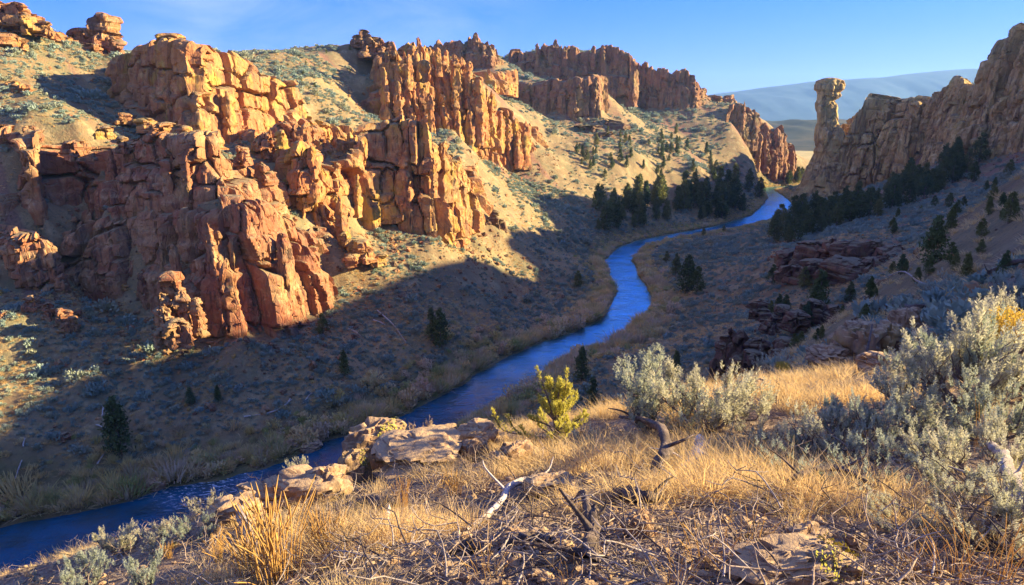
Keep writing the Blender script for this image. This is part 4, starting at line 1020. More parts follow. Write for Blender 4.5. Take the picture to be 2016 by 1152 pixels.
# short dry grass between the shrubs of the nearer slopes
TUFT = [reed_proto(90 + i, n=64, h=0.34, spread=0.26, mat='grass', wd=0.0042, droop=0.8) for i in range(4)]
SLOPE_TUFT = [reed_proto(95 + i, n=40, h=0.5, spread=0.4, mat='grass', wd=0.03, droop=0.8) for i in range(3)]
def slope_grass():
    rg = np.random.default_rng(31)
    X, Y = zip(*[wedge(n, a, b, rg) for n, a, b in ((2600, 22, 50), (30000, 50, 220), (30000, 220, 420))]); x = np.concatenate(X); y = np.concatenate(Y)
    k = fbm(x / 15, y / 15, x * 0, 3, 79) + 0.6 * fbm(x / 3, y / 3, x * 0, 2, 80) > rg.uniform(-0.6, 0.8, len(x)); x, y = x[k], y[k]
    k = ~near_wall(x, y, 1.0); x, y = x[k], y[k]
    z, d = H(x, y, True); k = (d > 6); P = np.stack([x, y, z - 0.03], 1)[k]; P = P[in_view(P)]
    scatter('slope_grass', SLOPE_TUFT, P, rg.uniform(0.6, 1.6, len(P)) * sstep(0, 60, np.hypot(P[:, 0], P[:, 1])), rg.integers(0, 3, len(P)), 'pale bunchgrass between the sagebrush of the canyon slopes', 32)
slope_grass()
def scree():
    """broken rock lying below the cliffs"""
    rg = np.random.default_rng(35); pts = []
    for key, n in (('block', 700), ('tier', 700), ('lower', 1300), ('outcrop', 700), ('columns', 1300), ('massif', 1100), ('plateau', 300), ('crest_mid', 300), ('gate', 200), ('ridge', 900), ('buttress', 300)):
        P = CL[key]; s0 = np.concatenate([[0], np.cumsum(np.linalg.norm(np.diff(P[:, :2], axis=0), axis=1))]); q = rg.uniform(s0[1], s0[-2], n)
        T = np.gradient(P[:, :2], axis=0); T /= np.linalg.norm(T, axis=1)[:, None]
        f = [np.interp(q, s0, v) for v in (P[:, 0], P[:, 1], T[:, 0], T[:, 1])]; o = np.abs(rg.normal(0, 11, n)) + 1.5
        pts.append(np.stack([f[0] + f[3] * o, f[1] - f[2] * o], 1))
    xy = np.concatenate(pts + [np.stack(wedge(5000, 60, 420, rg), 1), np.stack(wedge(500, 24, 60, rg), 1)]); z, d = H(xy[:, 0], xy[:, 1], True); P = np.column_stack([xy, z])[d > 3]; P = P[in_view(P)]
    kinds = []
    for i in range(6):
        me = boulder_mesh(900 + i, 0.5, 0.42, 0.34, 0.3, 14, 9, mat=('rock_red', 'rock_orange', 'rock_dark')[i % 3]); kinds.append(me)
    S = np.minimum(rg.lognormal(-0.5, 0.6, len(P)), 3.0)
    k = rg.uniform(0, 1, len(P)) < 0.55; P, S = P[k], S[k]
    scatter('scree', kinds, P, S, rg.integers(0, 6, len(P)), 'broken rocks scattered below the cliffs', 36, tilt=0.4)

scree()
# ------------------------------------------------------------------ junipers
def juniper_proto(seed, n=1500, wide=0.30, lean=0.0):
    """unit-height tree: (trunk mesh, crown mesh)"""
    rg = np.random.default_rng(seed)
    k = 46; t = rg.uniform(0.10, 0.97, k) ** 0.9
    env = wide * (1 - t) ** 0.62 * (0.45 + 0.55 * sstep(0.05, 0.28, t)) * rg.uniform(0.55, 1.12, k)
    a = rg.uniform(0, 6.283, k)
    cc = np.stack([np.cos(a) * env * 0.72 + lean * t, np.sin(a) * env * 0.72, t], 1)
    w = rg.integers(0, k, n)
    sz = (0.035 + 0.09 * (1 - t[w]))[:, None]
    C = cc[w] + rg.normal(0, 0.6, (n, 3)) * sz * np.array([1, 1, 1.1])
    D = rdir(rg, n) * 0.7 + np.array([0, 0, 0.55]); D /= np.linalg.norm(D, axis=1)[:, None]
    V, F = diamonds(C, D * 0.034 * rg.uniform(0.6, 1.5, (n, 1)), perp(D, rg) * 0.017)
    crown = mesh_np('crown', V, F, M['juniper'], smooth=False)
    parts = [tube(smooth_path([(0, 0, -0.04), (0.01, 0, 0.2), (lean * 0.5, 0.01, 0.5), (lean * 0.9, 0, 0.88)], 10), np.linspace(0.032, 0.006, 10), 7, 0.2, seed)]
    for i in range(0, k, 5):
        c = cc[i]; b = np.array([lean * c[2] * 0.6, 0, c[2] * 0.7])
        parts.append(tube(np.linspace(b, c, 4), np.linspace(0.010, 0.003, 4), 4))
    V, F = join(parts)
    return mesh_np('trunk', V, F, M['bark']), crown
JUN = [juniper_proto(200 + i, wide=w) for i, w in enumerate((0.24, 0.30, 0.36, 0.20, 0.42, 0.28))]
def plant_trees(items, label, group, seed):
    rg = np.random.default_rng(seed)
    G = ground_at([(a, b) for a, b, *_ in items])
    for (px, py, hp, *kind), g in zip(items, G):
        dist = g[1] * _cp - (g[2] - CAMZ) * _sp
        h = hp / FPX * dist; k = kind[0] if kind else int(rg.integers(0, len(JUN)))
        lb = kind[1] if len(kind) > 1 else label
        o = empty('juniper_tree', tuple(g), lb, 'tree', group if lb == label else None)
        o.rotation_euler[2] = rg.uniform(0, 6.283); o.scale = (h, h, h)
        link('trunk', JUN[k][0], parent=o); link('crown', JUN[k][1], parent=o)
def inside_poly(px, py, poly):
    c = False; j = len(poly) - 1
    for i in range(len(poly)):
        xi, yi = poly[i]; xj, yj = poly[j]
        if (yi > py) != (yj > py) and px < (xj - xi) * (py - yi) / (yj - yi) + xi: c = not c
        j = i
    return c
def fill(poly, n, h0, h1, seed, kinds=None):
    rg = np.random.default_rng(seed); out = []
    xs = [p[0] for p in poly]; ys = [p[1] for p in poly]
    while len(out) < n:
        x, y = rg.uniform(min(xs), max(xs)), rg.uniform(min(ys), max(ys))
        if inside_poly(x, y, poly): out.append((x, y, rg.uniform(h0, h1), int(rg.choice(kinds)) if kinds else int(rg.integers(0, 6))))
    return out
plant_trees(fill([(1165, 470), (1245, 452), (1330, 436), (1420, 432), (1490, 420), (1502, 396), (1470, 372), (1400, 372), (1330, 384), (1250, 392), (1175, 410)], 72, 22, 64, 1, (0, 3, 5, 1, 2)), 'dark juniper in the grove along the far river bend', 'junipers of the grove by the river bend', 21)
plant_trees(fill([(1080, 300), (1130, 345), (1250, 372), (1400, 368), (1440, 345), (1330, 250), (1220, 262), (1120, 285)], 58, 11, 26, 2), 'small juniper dotting the sunlit far slope', 'junipers on the sunlit far slope', 22)
plant_trees(fill([(1500, 478), (1560, 448), (1640, 428), (1700, 404), (1770, 372), (1880, 326), (1930, 318), (1870, 372), (1780, 412), (1700, 442), (1620, 458), (1545, 486)], 72, 34, 66, 3, (1, 2, 4, 5)), 'dark juniper in the belt climbing the shaded slope', 'junipers of the belt below the brown ridge', 23)
plant_trees(fill([(1540, 352), (1590, 352), (1600, 362), (1545, 366)], 12, 14, 30, 4, (1, 2)), 'dark juniper in the gap under the rock tower', 'junipers in the gap under the rock tower', 24)
J = [(868, 684, 78, 1, 'taller of two dark junipers side by side above the reeds'), (850, 672, 66, 3, 'slimmer of two dark junipers side by side above the reeds'), (678, 738, 52, 0, 'lone conical juniper on the shaded far bank'),
     (238, 892, 118, 1, 'large juniper among sagebrush on the near part of the far bank'), (376, 796, 38, 2, 'low round juniper on the shaded slope under the fluted cliff'), (430, 790, 34, 0, 'small pointed juniper on the shaded slope under the fluted cliff'),
     (636, 660, 44, 4, 'bushy juniper at the foot of the fluted cliff'), (1145, 752, 72, 0, 'dark pointed juniper on the near bank beside the river'), (1166, 800, 60, 5, 'dark juniper low behind the sunlit young juniper'),
     (1138, 566, 34, 4, 'round juniper above the inner river bend'), (1352, 576, 78, 2, 'big dark juniper on the pale river flat'), (1330, 545, 44, 1, 'medium juniper behind the big one on the river flat'), (1372, 578, 54, 4, 'squat juniper beside the big one on the river flat'), (1312, 518, 24, 4, 'small round juniper at the back of the river flat'),
     (1385, 464, 16, 4, 'tiny round juniper at the water edge of the flat'), (1425, 456, 14, 4, 'second tiny juniper at the water edge of the flat'), (1330, 735, 46, 0, 'small dark juniper below the near knoll'), (1010, 322, 22, 0, 'tiny juniper at the foot of the pinnacled massif'),
     (1835, 520, 96, 2, 'large juniper on the shaded slope behind the dead log'), (1610, 622, 92, 5, 'tall thin juniper in the shaded gully'), (1585, 652, 60, 1, 'dark juniper low in the shaded gully'), (1672, 596, 40, 2, 'bushy green juniper on the gully side'), (1870, 458, 54, 0, 'slim juniper alone on the pale shaded slope'),
     (1985, 440, 62, 2, 'broad juniper at the picture edge on the pale slope'), (1930, 470, 40, 4, 'low juniper on the pale slope'), (1915, 360, 40, 2, 'round juniper under the lower buttress'), (1985, 350, 36, 4, 'squat juniper high on the pale slope'), (1900, 548, 52, 0, 'pointed juniper above the fallen log'), (1975, 545, 52, 1, 'green juniper above the fallen log at the edge'),
     (1520, 560, 40, 4, 'low bush juniper beside the dark boulders'), (1620, 545, 34, 2, 'dark juniper below the red ledge'), (1700, 640, 44, 2, 'dark green juniper at the gully foot'), (1960, 560, 34, 3, 'small yellowish juniper near the sunlit sage')]
plant_trees([j for j in J], '', None, 25)
plant_trees(fill([(1480, 600), (1560, 560), (1700, 560), (1830, 520), (1990, 470), (2000, 500), (1850, 575), (1700, 650), (1560, 690), (1470, 660)], 26, 18, 46, 6, (2, 4, 4, 1)), 'low dark juniper scrub on the shaded gully slope', 'juniper scrub of the shaded gully', 26)
plant_trees(fill([(1700, 430), (1830, 400), (2000, 350), (2010, 430), (1880, 450), (1750, 470)], 16, 16, 34, 7, (2, 4, 1)), 'small juniper scattered on the pale shaded slope', 'junipers scattered on the pale slope', 27)
plant_trees(fill([(520, 110), (700, 95), (715, 170), (640, 230), (600, 170)], 12, 5, 10, 8, (2, 4)), 'tiny dark shrub on the hill behind the orange block', 'shrubs on the hill behind the orange block', 28)
# ------------------------------------------------------------------ the near knoll: big sagebrush
def sage_proto(seed, leafy=1.0, n_main=9, spread=0.62, spikes=300, wood='bark', leaf='sage', lean=(0, 0), thin=1.0, low=0.0):
    """unit-height shrub with twisted stems and upright leafy sprays: (stem mesh, foliage mesh)"""
    rg = np.random.default_rng(seed)
    wood_parts = []; tips = []
    for i in range(n_main):
        a = 6.283 * i / n_main + rg.normal(0, 0.35); R = spread * rg.uniform(0.45, 1.0); hgt = rg.uniform(0.42, 0.72) * (1 - 0.35 * (R / spread) ** 2)
        K = [np.zeros(3)]
        for t in (0.25, 0.5, 0.75, 1.0):
            K.append(np.array([math.cos(a) * R * t ** 0.85 + lean[0] * t, math.sin(a) * R * t ** 0.85 + lean[1] * t, hgt * (low + (1 - low) * t ** 1.15)]) + rg.normal(0, 0.035, 3) * (1 + t))
        Pth = smooth_path(K, 14)
        wood_parts.append(tube(Pth, np.linspace(0.026, 0.007, 14) * rg.uniform(0.8, 1.3) * thin, 6, 0.25, seed + i))
        for j in range(7):
            b = Pth[int(rg.integers(4, 14))]; q = rg.uniform(0.10, 0.30)
            d = np.array([math.cos(a + rg.normal(0, 0.8)) * 0.55, math.sin(a + rg.normal(0, 0.8)) * 0.55, rg.uniform(0.5, 1.1)]); d /= np.linalg.norm(d)
            e = b + d * q; m = (b + e) / 2 + rg.normal(0, 0.02, 3)
            sp = smooth_path([b, m, e], 6)
            wood_parts.append(tube(sp, np.linspace(0.008, 0.003, 6) * thin, 4))
            for u in range(5): tips.append(sp[int(rg.integers(2, 6))])
            for u in range(3):
                f = sp[int(rg.integers(2, 6))]; g = f + (d * 0.6 + rg.normal(0, 0.5, 3) + np.array([0, 0, 0.4])) * 0.10
                wood_parts.append(tube(np.array([f, (f + g) / 2 + rg.normal(0, 0.008, 3), g]), np.array([0.004, 0.003, 0.002]) * thin, 3)); tips.append(g)
    tips = np.array(tips)
    V, F = join(wood_parts); wm = mesh_np('stems', V, F, M[wood])
    if leafy <= 0: return wm, None
    n = int(spikes * leafy); w = rg.integers(0, len(tips), n)
    base = tips[w] + rg.normal(0, 0.028, (n, 3)); out = base * np.array([1, 1, 0.2]); out /= np.linalg.norm(out, axis=1)[:, None] + 1e-6
    D = out * rg.uniform(0.05, 0.5, (n, 1)) + np.array([0, 0, 1.0]) + rg.normal(0, 0.14, (n, 3)); D /= np.linalg.norm(D, axis=1)[:, None]
    L = rg.uniform(0.09, 0.24, n)
    m = 26
    t = np.linspace(0.02, 1, m)[None] ** 0.9 * np.ones((n, 1)); t += rg.uniform(-0.03, 0.03, t.shape)
    C = base[:, None] + D[:, None] * (L[:, None] * t)[..., None]
    D2 = np.repeat(D, m, 0); side = perp(D2, rg)
    lean_up = (0.9 - 0.25 * t).reshape(-1, 1)
    ld = D2 * lean_up + side * 0.75; ld /= np.linalg.norm(ld, axis=1)[:, None]
    ll = (0.030 * (1.05 - 0.6 * t) * rg.uniform(0.7, 1.3, t.shape)).reshape(-1, 1)
    C = C.reshape(-1, 3) + ld * ll
    wd = np.cross(ld, rdir(rg, len(ld))); wd /= np.linalg.norm(wd, axis=1)[:, None] + 1e-9
    V, F = diamonds(C, ld * ll, wd * ll * 0.28)
    return wm, mesh_np('foliage', V, F, M[leaf], smooth=False)
SAGE = [sage_proto(300, spikes=330), sage_proto(301, spikes=380, spread=0.75), sage_proto(302, spikes=300, n_main=7, spread=0.5), sage_proto(303, spikes=260, spread=0.9, low=0.1),
        sage_proto(304, spikes=420, n_main=12, spread=0.6)]
SAGE_PALE = sage_proto(306, spikes=300, n_main=8, spread=0.42, leaf='twig', wood='twig', thin=0.8)
TWIGGY = sage_proto(308, leafy=0, n_main=15, spread=0.85, wood='twig', thin=0.8)
SPARSE = sage_proto(310, leafy=0.35, n_main=11, spread=0.85, wood='wood_dark', thin=1.0)

def shrub(px, py, hp, wide, proto, label, rot=0.0, Y=None, name='sagebrush', group=None):
    g = ground_at([(px, py)])[0] if Y is None else np.array(at(px, py, Y))
    dist = g[1] * _cp - (g[2] - CAMZ) * _sp; h = hp / FPX * dist
    o = empty(name, (g[0], g[1], g[2] - 0.03 * h), label, 'shrub', group)
    o.scale = (h * wide, h * wide, h); o.rotation_euler[2] = rot
    link('stems', proto[0], parent=o)
    if proto[1] is not None:
        link('foliage', proto[1], parent=o)
    return o
SHR = [
    (1288, 852, 160, 1.08, SAGE[4], 'tall pale sagebrush over the curved dark trunk beside the young juniper'),
    (1394, 848, 142, 1.1, SAGE[1], 'rounded pale sagebrush touching the taller one over the bleached root'),
    (1905, 800, 196, 0.95, SAGE[4], 'largest pale sagebrush at the picture edge with yellow flowers in front'),
    (1990, 780, 170, 0.9, SAGE[1], 'tall sagebrush cut by the picture edge behind the yellow flowers'),
    (1815, 862, 128, 1.25, SAGE[1], 'broad grey-green sagebrush in front of the largest one'),
    (1730, 900, 110, 1.0, SAGE[3], 'open sagebrush leaning over the sunlit grass'),
    (1640, 905, 118, 1.0, SAGE[3], 'spreading sagebrush with dark tangled stems in the grass'),
    (1560, 960, 92, 1.3, SPARSE, 'low dark tangle of sagebrush stems in shadow'),
    (1700, 975, 96, 1.5, SPARSE, 'wide dark tangle of bare stems under the grey sagebrush'),
    (1985, 930, 120, 0.9, SAGE[0], 'pale sagebrush cut by the edge below the largest one'),
    (1870, 1000, 112, 1.1, SAGE[2], 'grey sagebrush above the twisted grey root'),
    (1985, 592, 62, 1.0, SAGE[1], 'sunlit sagebrush high at the edge behind the fallen log'),
    (1865, 582, 42, 1.7, SAGE[3], 'low cream sagebrush beside the fallen log'),
    (1530, 742, 52, 1.1, SAGE[4], 'small sagebrush with yellow bloom before the dark bluff'),
    (1755, 742, 62, 0.7, SAGE[2], 'slim sagebrush rising from the edge of the grass strip'),
    (1700, 705, 36, 1.0, SAGE[2], 'small shaded sagebrush beside the dark snag'),
    (1668, 862, 92, 1.1, SAGE[4], 'dense sagebrush behind the spreading one in the grass'),
    (1590, 905, 78, 1.2, SAGE[0], 'blue-grey sagebrush beside the spreading one in the grass'),
    (1500, 872, 54, 1.2, SAGE[3], 'small sagebrush alone in the bright grass'),
    (1830, 930, 96, 1.2, SAGE[0], 'grey sagebrush crowded under the broad one'),
    (2003, 700, 130, 1.0, SAGE[0], 'silvery sagebrush at the very edge above the yellow flowers'),
    (1955, 868, 130, 1.0, SAGE[4], 'dense silvery sagebrush under the largest one at the edge'),
    (1785, 812, 112, 1.0, SAGE[0], 'silvery sagebrush between the grass strip and the largest one'),
    (2005, 1040, 140, 1.0, SAGE[2], 'pale sagebrush behind the twisted root at the edge'),
    (1915, 962, 116, 1.1, SAGE[3], 'spreading grey sagebrush above the orange stalks'),
    (1850, 752, 120, 0.9, SAGE[2], 'tall narrow sagebrush beside the slim one at the grass edge'),
    (1765, 1040, 70, 1.3, SAGE[3], 'low grey sagebrush over the twig mat'),
    (236, 1092, 66, 1.0, SAGE[4], 'sunlit sagebrush on the lower knoll above the water'),
    (172, 1156, 72, 1.1, SAGE[1], 'cream sagebrush at the bottom of the lower knoll'),
    (285, 1160, 84, 0.8, SAGE[2], 'spiky pale sagebrush at the bottom edge'),
    (60, 1158, 28, 1.2, SAGE[1], 'small green sagebrush in the bottom corner'),
    (322, 1082, 52, 1.3, SAGE[0], 'blue-grey sagebrush half in shade beside the sunlit one'),
    (385, 1068, 56, 1.0, SAGE[3], 'grey shaded sagebrush under the rock ledge'),
    (588, 942, 44, 0.8, SAGE[4], 'small pale sagebrush perched on the sunlit ledge'),
    (400, 1008, 38, 1.0, SAGE[3], 'stubby golden shrub on the lip of the ledge'),
    (1170, 905, 60, 1.0, SAGE[3], 'low grey sagebrush in the grass below the young juniper'),
    (1445, 905, 60, 1.2, SPARSE, 'low blue-grey sagebrush in the grass beside the bleached root'),
    (1940, 1090, 110, 1.2, SPARSE, 'dark leafless sagebrush under the twisted grey root'),
]
for i, (px, py, hp, wd, pr, lb) in enumerate(SHR):
    shrub(px, py, hp, wd, pr, lb, rot=i * 1.7, Y=8.3 if px == 588 else None)
shrub(836, 888, 68, 0.85, SAGE_PALE, 'pinkish dry shrub standing on the rocks above the water', name='dry_shrub', Y=9.6)
shrub(945, 968, 100, 0.62, TWIGGY, 'leafless lilac grey shrub beside the pale branch', name='dry_shrub')
shrub(690, 1092, 104, 0.9, TWIGGY, 'bare twiggy shrub beside the golden grass clump', name='dry_shrub')
shrub(1790, 1110, 70, 1.6, TWIGGY, 'flattened mat of bare twigs in the shaded corner', name='dry_shrub')
shrub(640, 1082, 118, 0.62, SAGE_PALE, 'golden brown shrub beside the tall grass clump', name='dry_shrub', rot=2.0)
# rabbitbrush in bloom
def bloom(px, py, hp, wide, label):
    g = ground_at([(px, py)])[0]; rg = np.random.default_rng(int(px))
    dist = g[1] * _cp - (g[2] - CAMZ) * _sp; h = hp / FPX * dist
    o = empty('rabbitbrush', tuple(g), label, 'shrub')
    parts = []
    for i in range(34):
        a = rg.uniform(0, 6.283); R = rg.uniform(0, 0.34) * wide
        parts.append(tube(smooth_path([(0, 0, 0), (math.cos(a) * R * 0.4, math.sin(a) * R * 0.4, 0.4), (math.cos(a) * R, math.sin(a) * R, rg.uniform(0.75, 0.95))], 6), np.linspace(0.009, 0.003, 6), 4))
    V, F = join(parts); link('stems', mesh_np('stems', V * h, F, M['juniper_lit']), parent=o)
    n = 2600; a = rg.uniform(0, 6.283, n); R = np.sqrt(rg.uniform(0, 1, n)) * 0.36 * wide
    C = np.stack([np.cos(a) * R, np.sin(a) * R, 0.66 + rg.uniform(-0.10, 0.3, n) * (1 - (R / 0.36 / wide) ** 2 * 0.5)], 1) + rg.normal(0, 0.02, (n, 3))
    D = rdir(rg, n) * 0.6 + np.array([0, 0, 0.7]); V, F = diamonds(C * h, D * 0.016 * h, perp(D, rg) * 0.011 * h)
    link('flowers', mesh_np('flowers', V, F, M['rabbit'], smooth=False), parent=o)
bloom(1962, 745, 150, 0.9, 'yellow flowering rabbitbrush in front of the largest sagebrush')
bloom(1538, 748, 40, 1.0, 'small yellow bloom in the sagebrush before the dark bluff')

# the sunlit young juniper: upright finger-like sprays
def young_juniper(px, py, hp, label):
    g = ground_at([(px, py)])[0]; rg = np.random.default_rng(77)
    dist = g[1] * _cp - (g[2] - CAMZ) * _sp; h = hp / FPX * dist
    o = empty('juniper_tree', (g[0], g[1], g[2] - 0.02), label, 'tree')
    wood, Cs, Ds = [], [], []
    sp = [((0.02, 0, 0.0), (-0.05, 0, 0.45), (-0.14, 0, 0.80), (-0.20, 0, 1.04)), ((0.02, 0, 0.0), (0.05, 0.02, 0.45), (0.09, 0, 0.75), (0.10, 0, 1.0))]
    for i in range(40):
        a = rg.uniform(0, 6.283); z0 = rg.uniform(0.06, 0.78); R = rg.uniform(0.10, 0.38) * (1.12 - z0 * 1.15)
        z1 = min(1.0 - R * 0.9, z0 + rg.uniform(0.10, 0.26))
        sp.append(((0.01, 0, z0 * 0.7), (math.cos(a) * R * 0.55, math.sin(a) * R * 0.55, z0 + 0.02), (math.cos(a) * R * 0.9, math.sin(a) * R * 0.9, (z0 + z1) / 2), (math.cos(a) * R * 1.05, math.sin(a) * R * 1.05, max(z1, z0 + 0.1))))
    sp += [((0, 0, 0.05), (-0.25, 0, 0.06), (-0.42, 0.02, 0.16), (-0.50, 0, 0.36)), ((0, 0, 0.04), (-0.2, -0.05, 0.05), (-0.3, -0.05, 0.12), (-0.36, -0.05, 0.24)), ((0, 0, 0.05), (-0.5, 0.1, 0.08), (-0.62, 0.1, 0.24), (-0.66, 0.1, 0.38))]
    for K in sp:
        Pt = smooth_path(K, 14); wood.append(tube(Pt, np.linspace(0.014, 0.004, 14), 5))
        for j in range(4, 14):
            for q in range(4):
                d = rdir(rg, 1)[0] * 0.75 + (Pt[-1] - Pt[-4]) / (np.linalg.norm(Pt[-1] - Pt[-4]) + 1e-6)
                ln = 0.085 * (1.15 - j / 16.0); m = 12
                tt = np.linspace(0, 1, m)[:, None]
                Cs.append(Pt[j] + d * ln * tt + rg.normal(0, 0.006, (m, 3))); Ds.append(d + rg.normal(0, 0.45, (m, 3)))
    C = np.concatenate(Cs) * h; D = np.concatenate(Ds); D /= np.linalg.norm(D, axis=1)[:, None]
    C[:, :2] *= 1.25
    V, F = diamonds(C, D * 0.013 * h, perp(D, rg) * 0.0045 * h)
    link('crown', mesh_np('crown', V, F, M['juniper_lit'], smooth=False), parent=o)
    V, F = join(wood); link('trunk', mesh_np('trunk', V * h * np.array([1.25, 1.25, 1.0]), F, M['bark']), parent=o)
young_juniper(1094, 868, 150, 'bright yellow-green young juniper lit by the sun on the knoll edge')

# ------------------------------------------------------------------ boulders and ledges of the knoll
def boulder(px, py, wp, hp, label, seed, deep=0.8, rot=0.0, tilt=0.0, sink=0.3, lichen=False, name='boulder'):
    """px,py: foot of the rock in the photograph; wp,hp its width and height there"""
    g = ground_at([(px, py)])[0]; dist = g[1] * _cp - (g[2] - CAMZ) * _sp
    w, h = wp / FPX * dist, hp / FPX * dist
    sz = h * (0.5 + sink * 0.5)
    o = link(name, boulder_mesh(seed, w / 2, w / 2 * deep, sz), label=label, cat='rock', loc=(g[0], g[1] + w * deep * 0.35, g[2] + h - sz))
    o.rotation_euler = (tilt, 0, rot)
    if lichen:
        rg = np.random.default_rng(seed); n = 500
        co = np.empty(len(o.data.vertices) * 3, np.float32); o.data.vertices.foreach_get('co', co); co = co.reshape(-1, 3)
        c0 = co[np.argmax(co @ np.array([0.8, -0.5, 0.35]))]
        near = co[np.linalg.norm(co - c0, axis=1) < 0.42 * w]
        C = near[rg.integers(0, len(near), n)] * 1.015 + rg.normal(0, 0.03 * w, (n, 3)); nn = C / np.linalg.norm(C, axis=1)[:, None]
        a = perp(nn, rg); b = np.cross(nn, a)
        V, F = diamonds(C, a * 0.018 * w, b * 0.014 * w); link('lichen', mesh_np('lichen', V, F, M['lichen'], smooth=False), parent=o, kind='stuff')
    return o
BLD = [
    (735, 925, 118, 76, 'sunlit blocky boulder with yellow lichen above the water', 1, 0.8, 0.2, 0.0, 0.4, True),
    (690, 955, 70, 60, 'dark boulder face with bright green lichen below the blocky one', 2, 0.7, 0.5, 0.0, 0.4, True),
    (815, 930, 170, 42, 'flat sunlit slab between the blocky boulder and the dry shrub', 3, 0.9, 0.1, 0.1, 0.3),
    (868, 900, 110, 42, 'low sunlit rock behind the flat slab', 4, 0.7, 0.4, 0.1, 0.3),
    (935, 890, 96, 48, 'sunlit rounded rock at the end of the boulder row', 5, 0.8, 0.9, 0.0, 0.3),
    (930, 912, 66, 44, 'small dark rock with its shaded face to us beside the slab', 6, 0.6, 0.3, 0.0, 0.4),
    (1012, 918, 72, 44, 'dark pointed rock in the grass beside the boulder row', 7, 0.6, 0.8, 0.0, 0.4),
    (600, 995, 150, 52, 'long ledge of rock with a sunlit top above the dark water', 8, 0.7, 0.15, 0.0, 0.4),
    (530, 1010, 130, 46, 'shaded rock shelf under the sunlit ledge', 9, 0.7, -0.1, 0.0, 0.4),
    (640, 985, 60, 60, 'upright rock at the end of the sunlit ledge', 10, 0.8, 0.7, 0.0, 0.4),
    (455, 1040, 110, 44, 'dark rock low on the knoll above the pale shrubs', 11, 0.8, 0.3, 0.0, 0.4),
    (1258, 1060, 58, 42, 'dark stone lying in the shaded grass', 12, 0.8, 0.2, 0.0, 0.4),
    (1580, 1160, 230, 62, 'dark lichened slab at the bottom edge', 13, 0.6, 0.1, 0.0, 0.4, True),
    (1600, 1100, 84, 48, 'brown broken rock beside the grass stalk', 14, 0.8, 0.4, 0.0, 0.4),
    (1080, 975, 96, 26, 'pale flat stone under the pale branch', 15, 0.7, 0.2, 0.0, 0.3),
    (1010, 1080, 60, 30, 'half buried stone beneath the dark branch', 16, 0.8, 0.2, 0.0, 0.3),
    (1705, 706, 84, 66, 'big grey boulder below the fallen log', 17, 0.9, 0.5, 0.0, 0.4),
    (1664, 706, 60, 48, 'dark angular rock with lichen on the shaded slope', 18, 0.8, 0.2, 0.0, 0.4, True),
    (1758, 690, 66, 50, 'rounded grey boulder beside the big one', 19, 0.8, 0.9, 0.0, 0.4),
    (1640, 722, 80, 34, 'low grey slab at the foot of the boulders', 20, 0.9, 0.2, 0.0, 0.3),
    (1735, 735, 66, 30, 'small grey slab in front of the rounded boulder', 21, 0.9, 0.5, 0.0, 0.3),
    (1490, 775, 44, 26, 'small tan stone at the end of the grass strip', 22, 0.8, 0.5, 0.0, 0.3),
    (1790, 650, 60, 40, 'grey rock under the long fallen log', 23, 0.8, 0.5, 0.0, 0.4),
    (1690, 1085, 50, 32, 'brown clod of rock on the shaded litter', 24, 0.8, 0.5, 0.0, 0.4),
    (990, 925, 60, 30, 'grey stone tucked in the grass', 25, 0.8, 0.5, 0.0, 0.4),
]
for b in BLD: boulder(*b[:6], deep=b[6], rot=b[7], tilt=b[8], sink=b[9], lichen=(len(b) > 10))
# stones in the shallows of the far bank
for i, (px, py, wp, hp, lb) in enumerate([(612, 884, 50, 14, 'long pale rock slanting into the river'), (518, 908, 24, 9, 'small flat rock in the shallows'), (538, 898, 26, 8, 'flat slab tilted at the water edge'), (502, 920, 22, 8, 'pale stone in the shallows'), (300, 962, 50, 16, 'tan rock on the far bank at the rapids')]):
    g = at_z(px, py, 0.0); dist = g[1] * _cp - (g[2] - CAMZ) * _sp
    o = link('boulder', boulder_mesh(60 + i, wp / FPX * dist / 2, wp / FPX * dist * 0.32, max(0.5, hp / FPX * dist)), label=lb, cat='rock', loc=(g[0], g[1], 0.05)); o.rotation_euler[2] = 0.5

# ------------------------------------------------------------------ dead wood
def log(points, radii, mat, label, name='dead_branch', lift=0.0, branches=(), seed=0, cat='branch', heights=None):
    """points: pixels; each lies on the ground there, raised by its height in metres"""
    G = ground_at([(p[0], p[1]) for p in points]); 
    K = [np.array([g[0], g[1], g[2] + (p[2] if len(p) > 2 else 0.03)]) for g, p in zip(G, points)]
    n = 10 * len(K); Pt = smooth_path(K, n); rr = np.interp(np.linspace(0, 1, n), np.linspace(0, 1, len(radii)), radii)
    rg = np.random.default_rng(seed + 1); Pt = Pt + rg.normal(0, 0.10, Pt.shape) * rr[:, None]
    V, F = tube(Pt, rr, 12, 0.55, seed)
    o = link(name, mesh_np(name, V, F, M[mat]), label=label, cat=cat)
    for j, (i0, vec, r0) in enumerate(branches):
        b = Pt[int(i0 * (n - 1))]; e = b + np.array(vec); m = (b + e) / 2 + rg.normal(0, 0.12, 3) * np.linalg.norm(vec)
        V, F = tube(smooth_path([b, m, e], 10), np.linspace(r0, r0 * 0.25, 10), 7, 0.3, seed + j)
        link('twig', mesh_np('twig', V, F, M[mat]), parent=o)
    return o
def log3(points, Y, radii, mat, label, **kw):
    """points given as pixels at stated distances (free of the ground)"""
    return None
log([(1218, 862, 0.35), (1262, 885, 0.42), (1296, 915, 0.42), (1306, 950, 0.35), (1282, 965, 0.14), (1246, 985, 0.03)], [0.02, 0.034, 0.044, 0.05, 0.042, 0.028], 'wood_dark', 'thick dark trunk curving out of the grass under the pale sagebrush', seed=3, branches=((0.15, (-0.35, 0.1, 0.10), 0.02), (0.6, (0.25, 0.0, 0.12), 0.02)))
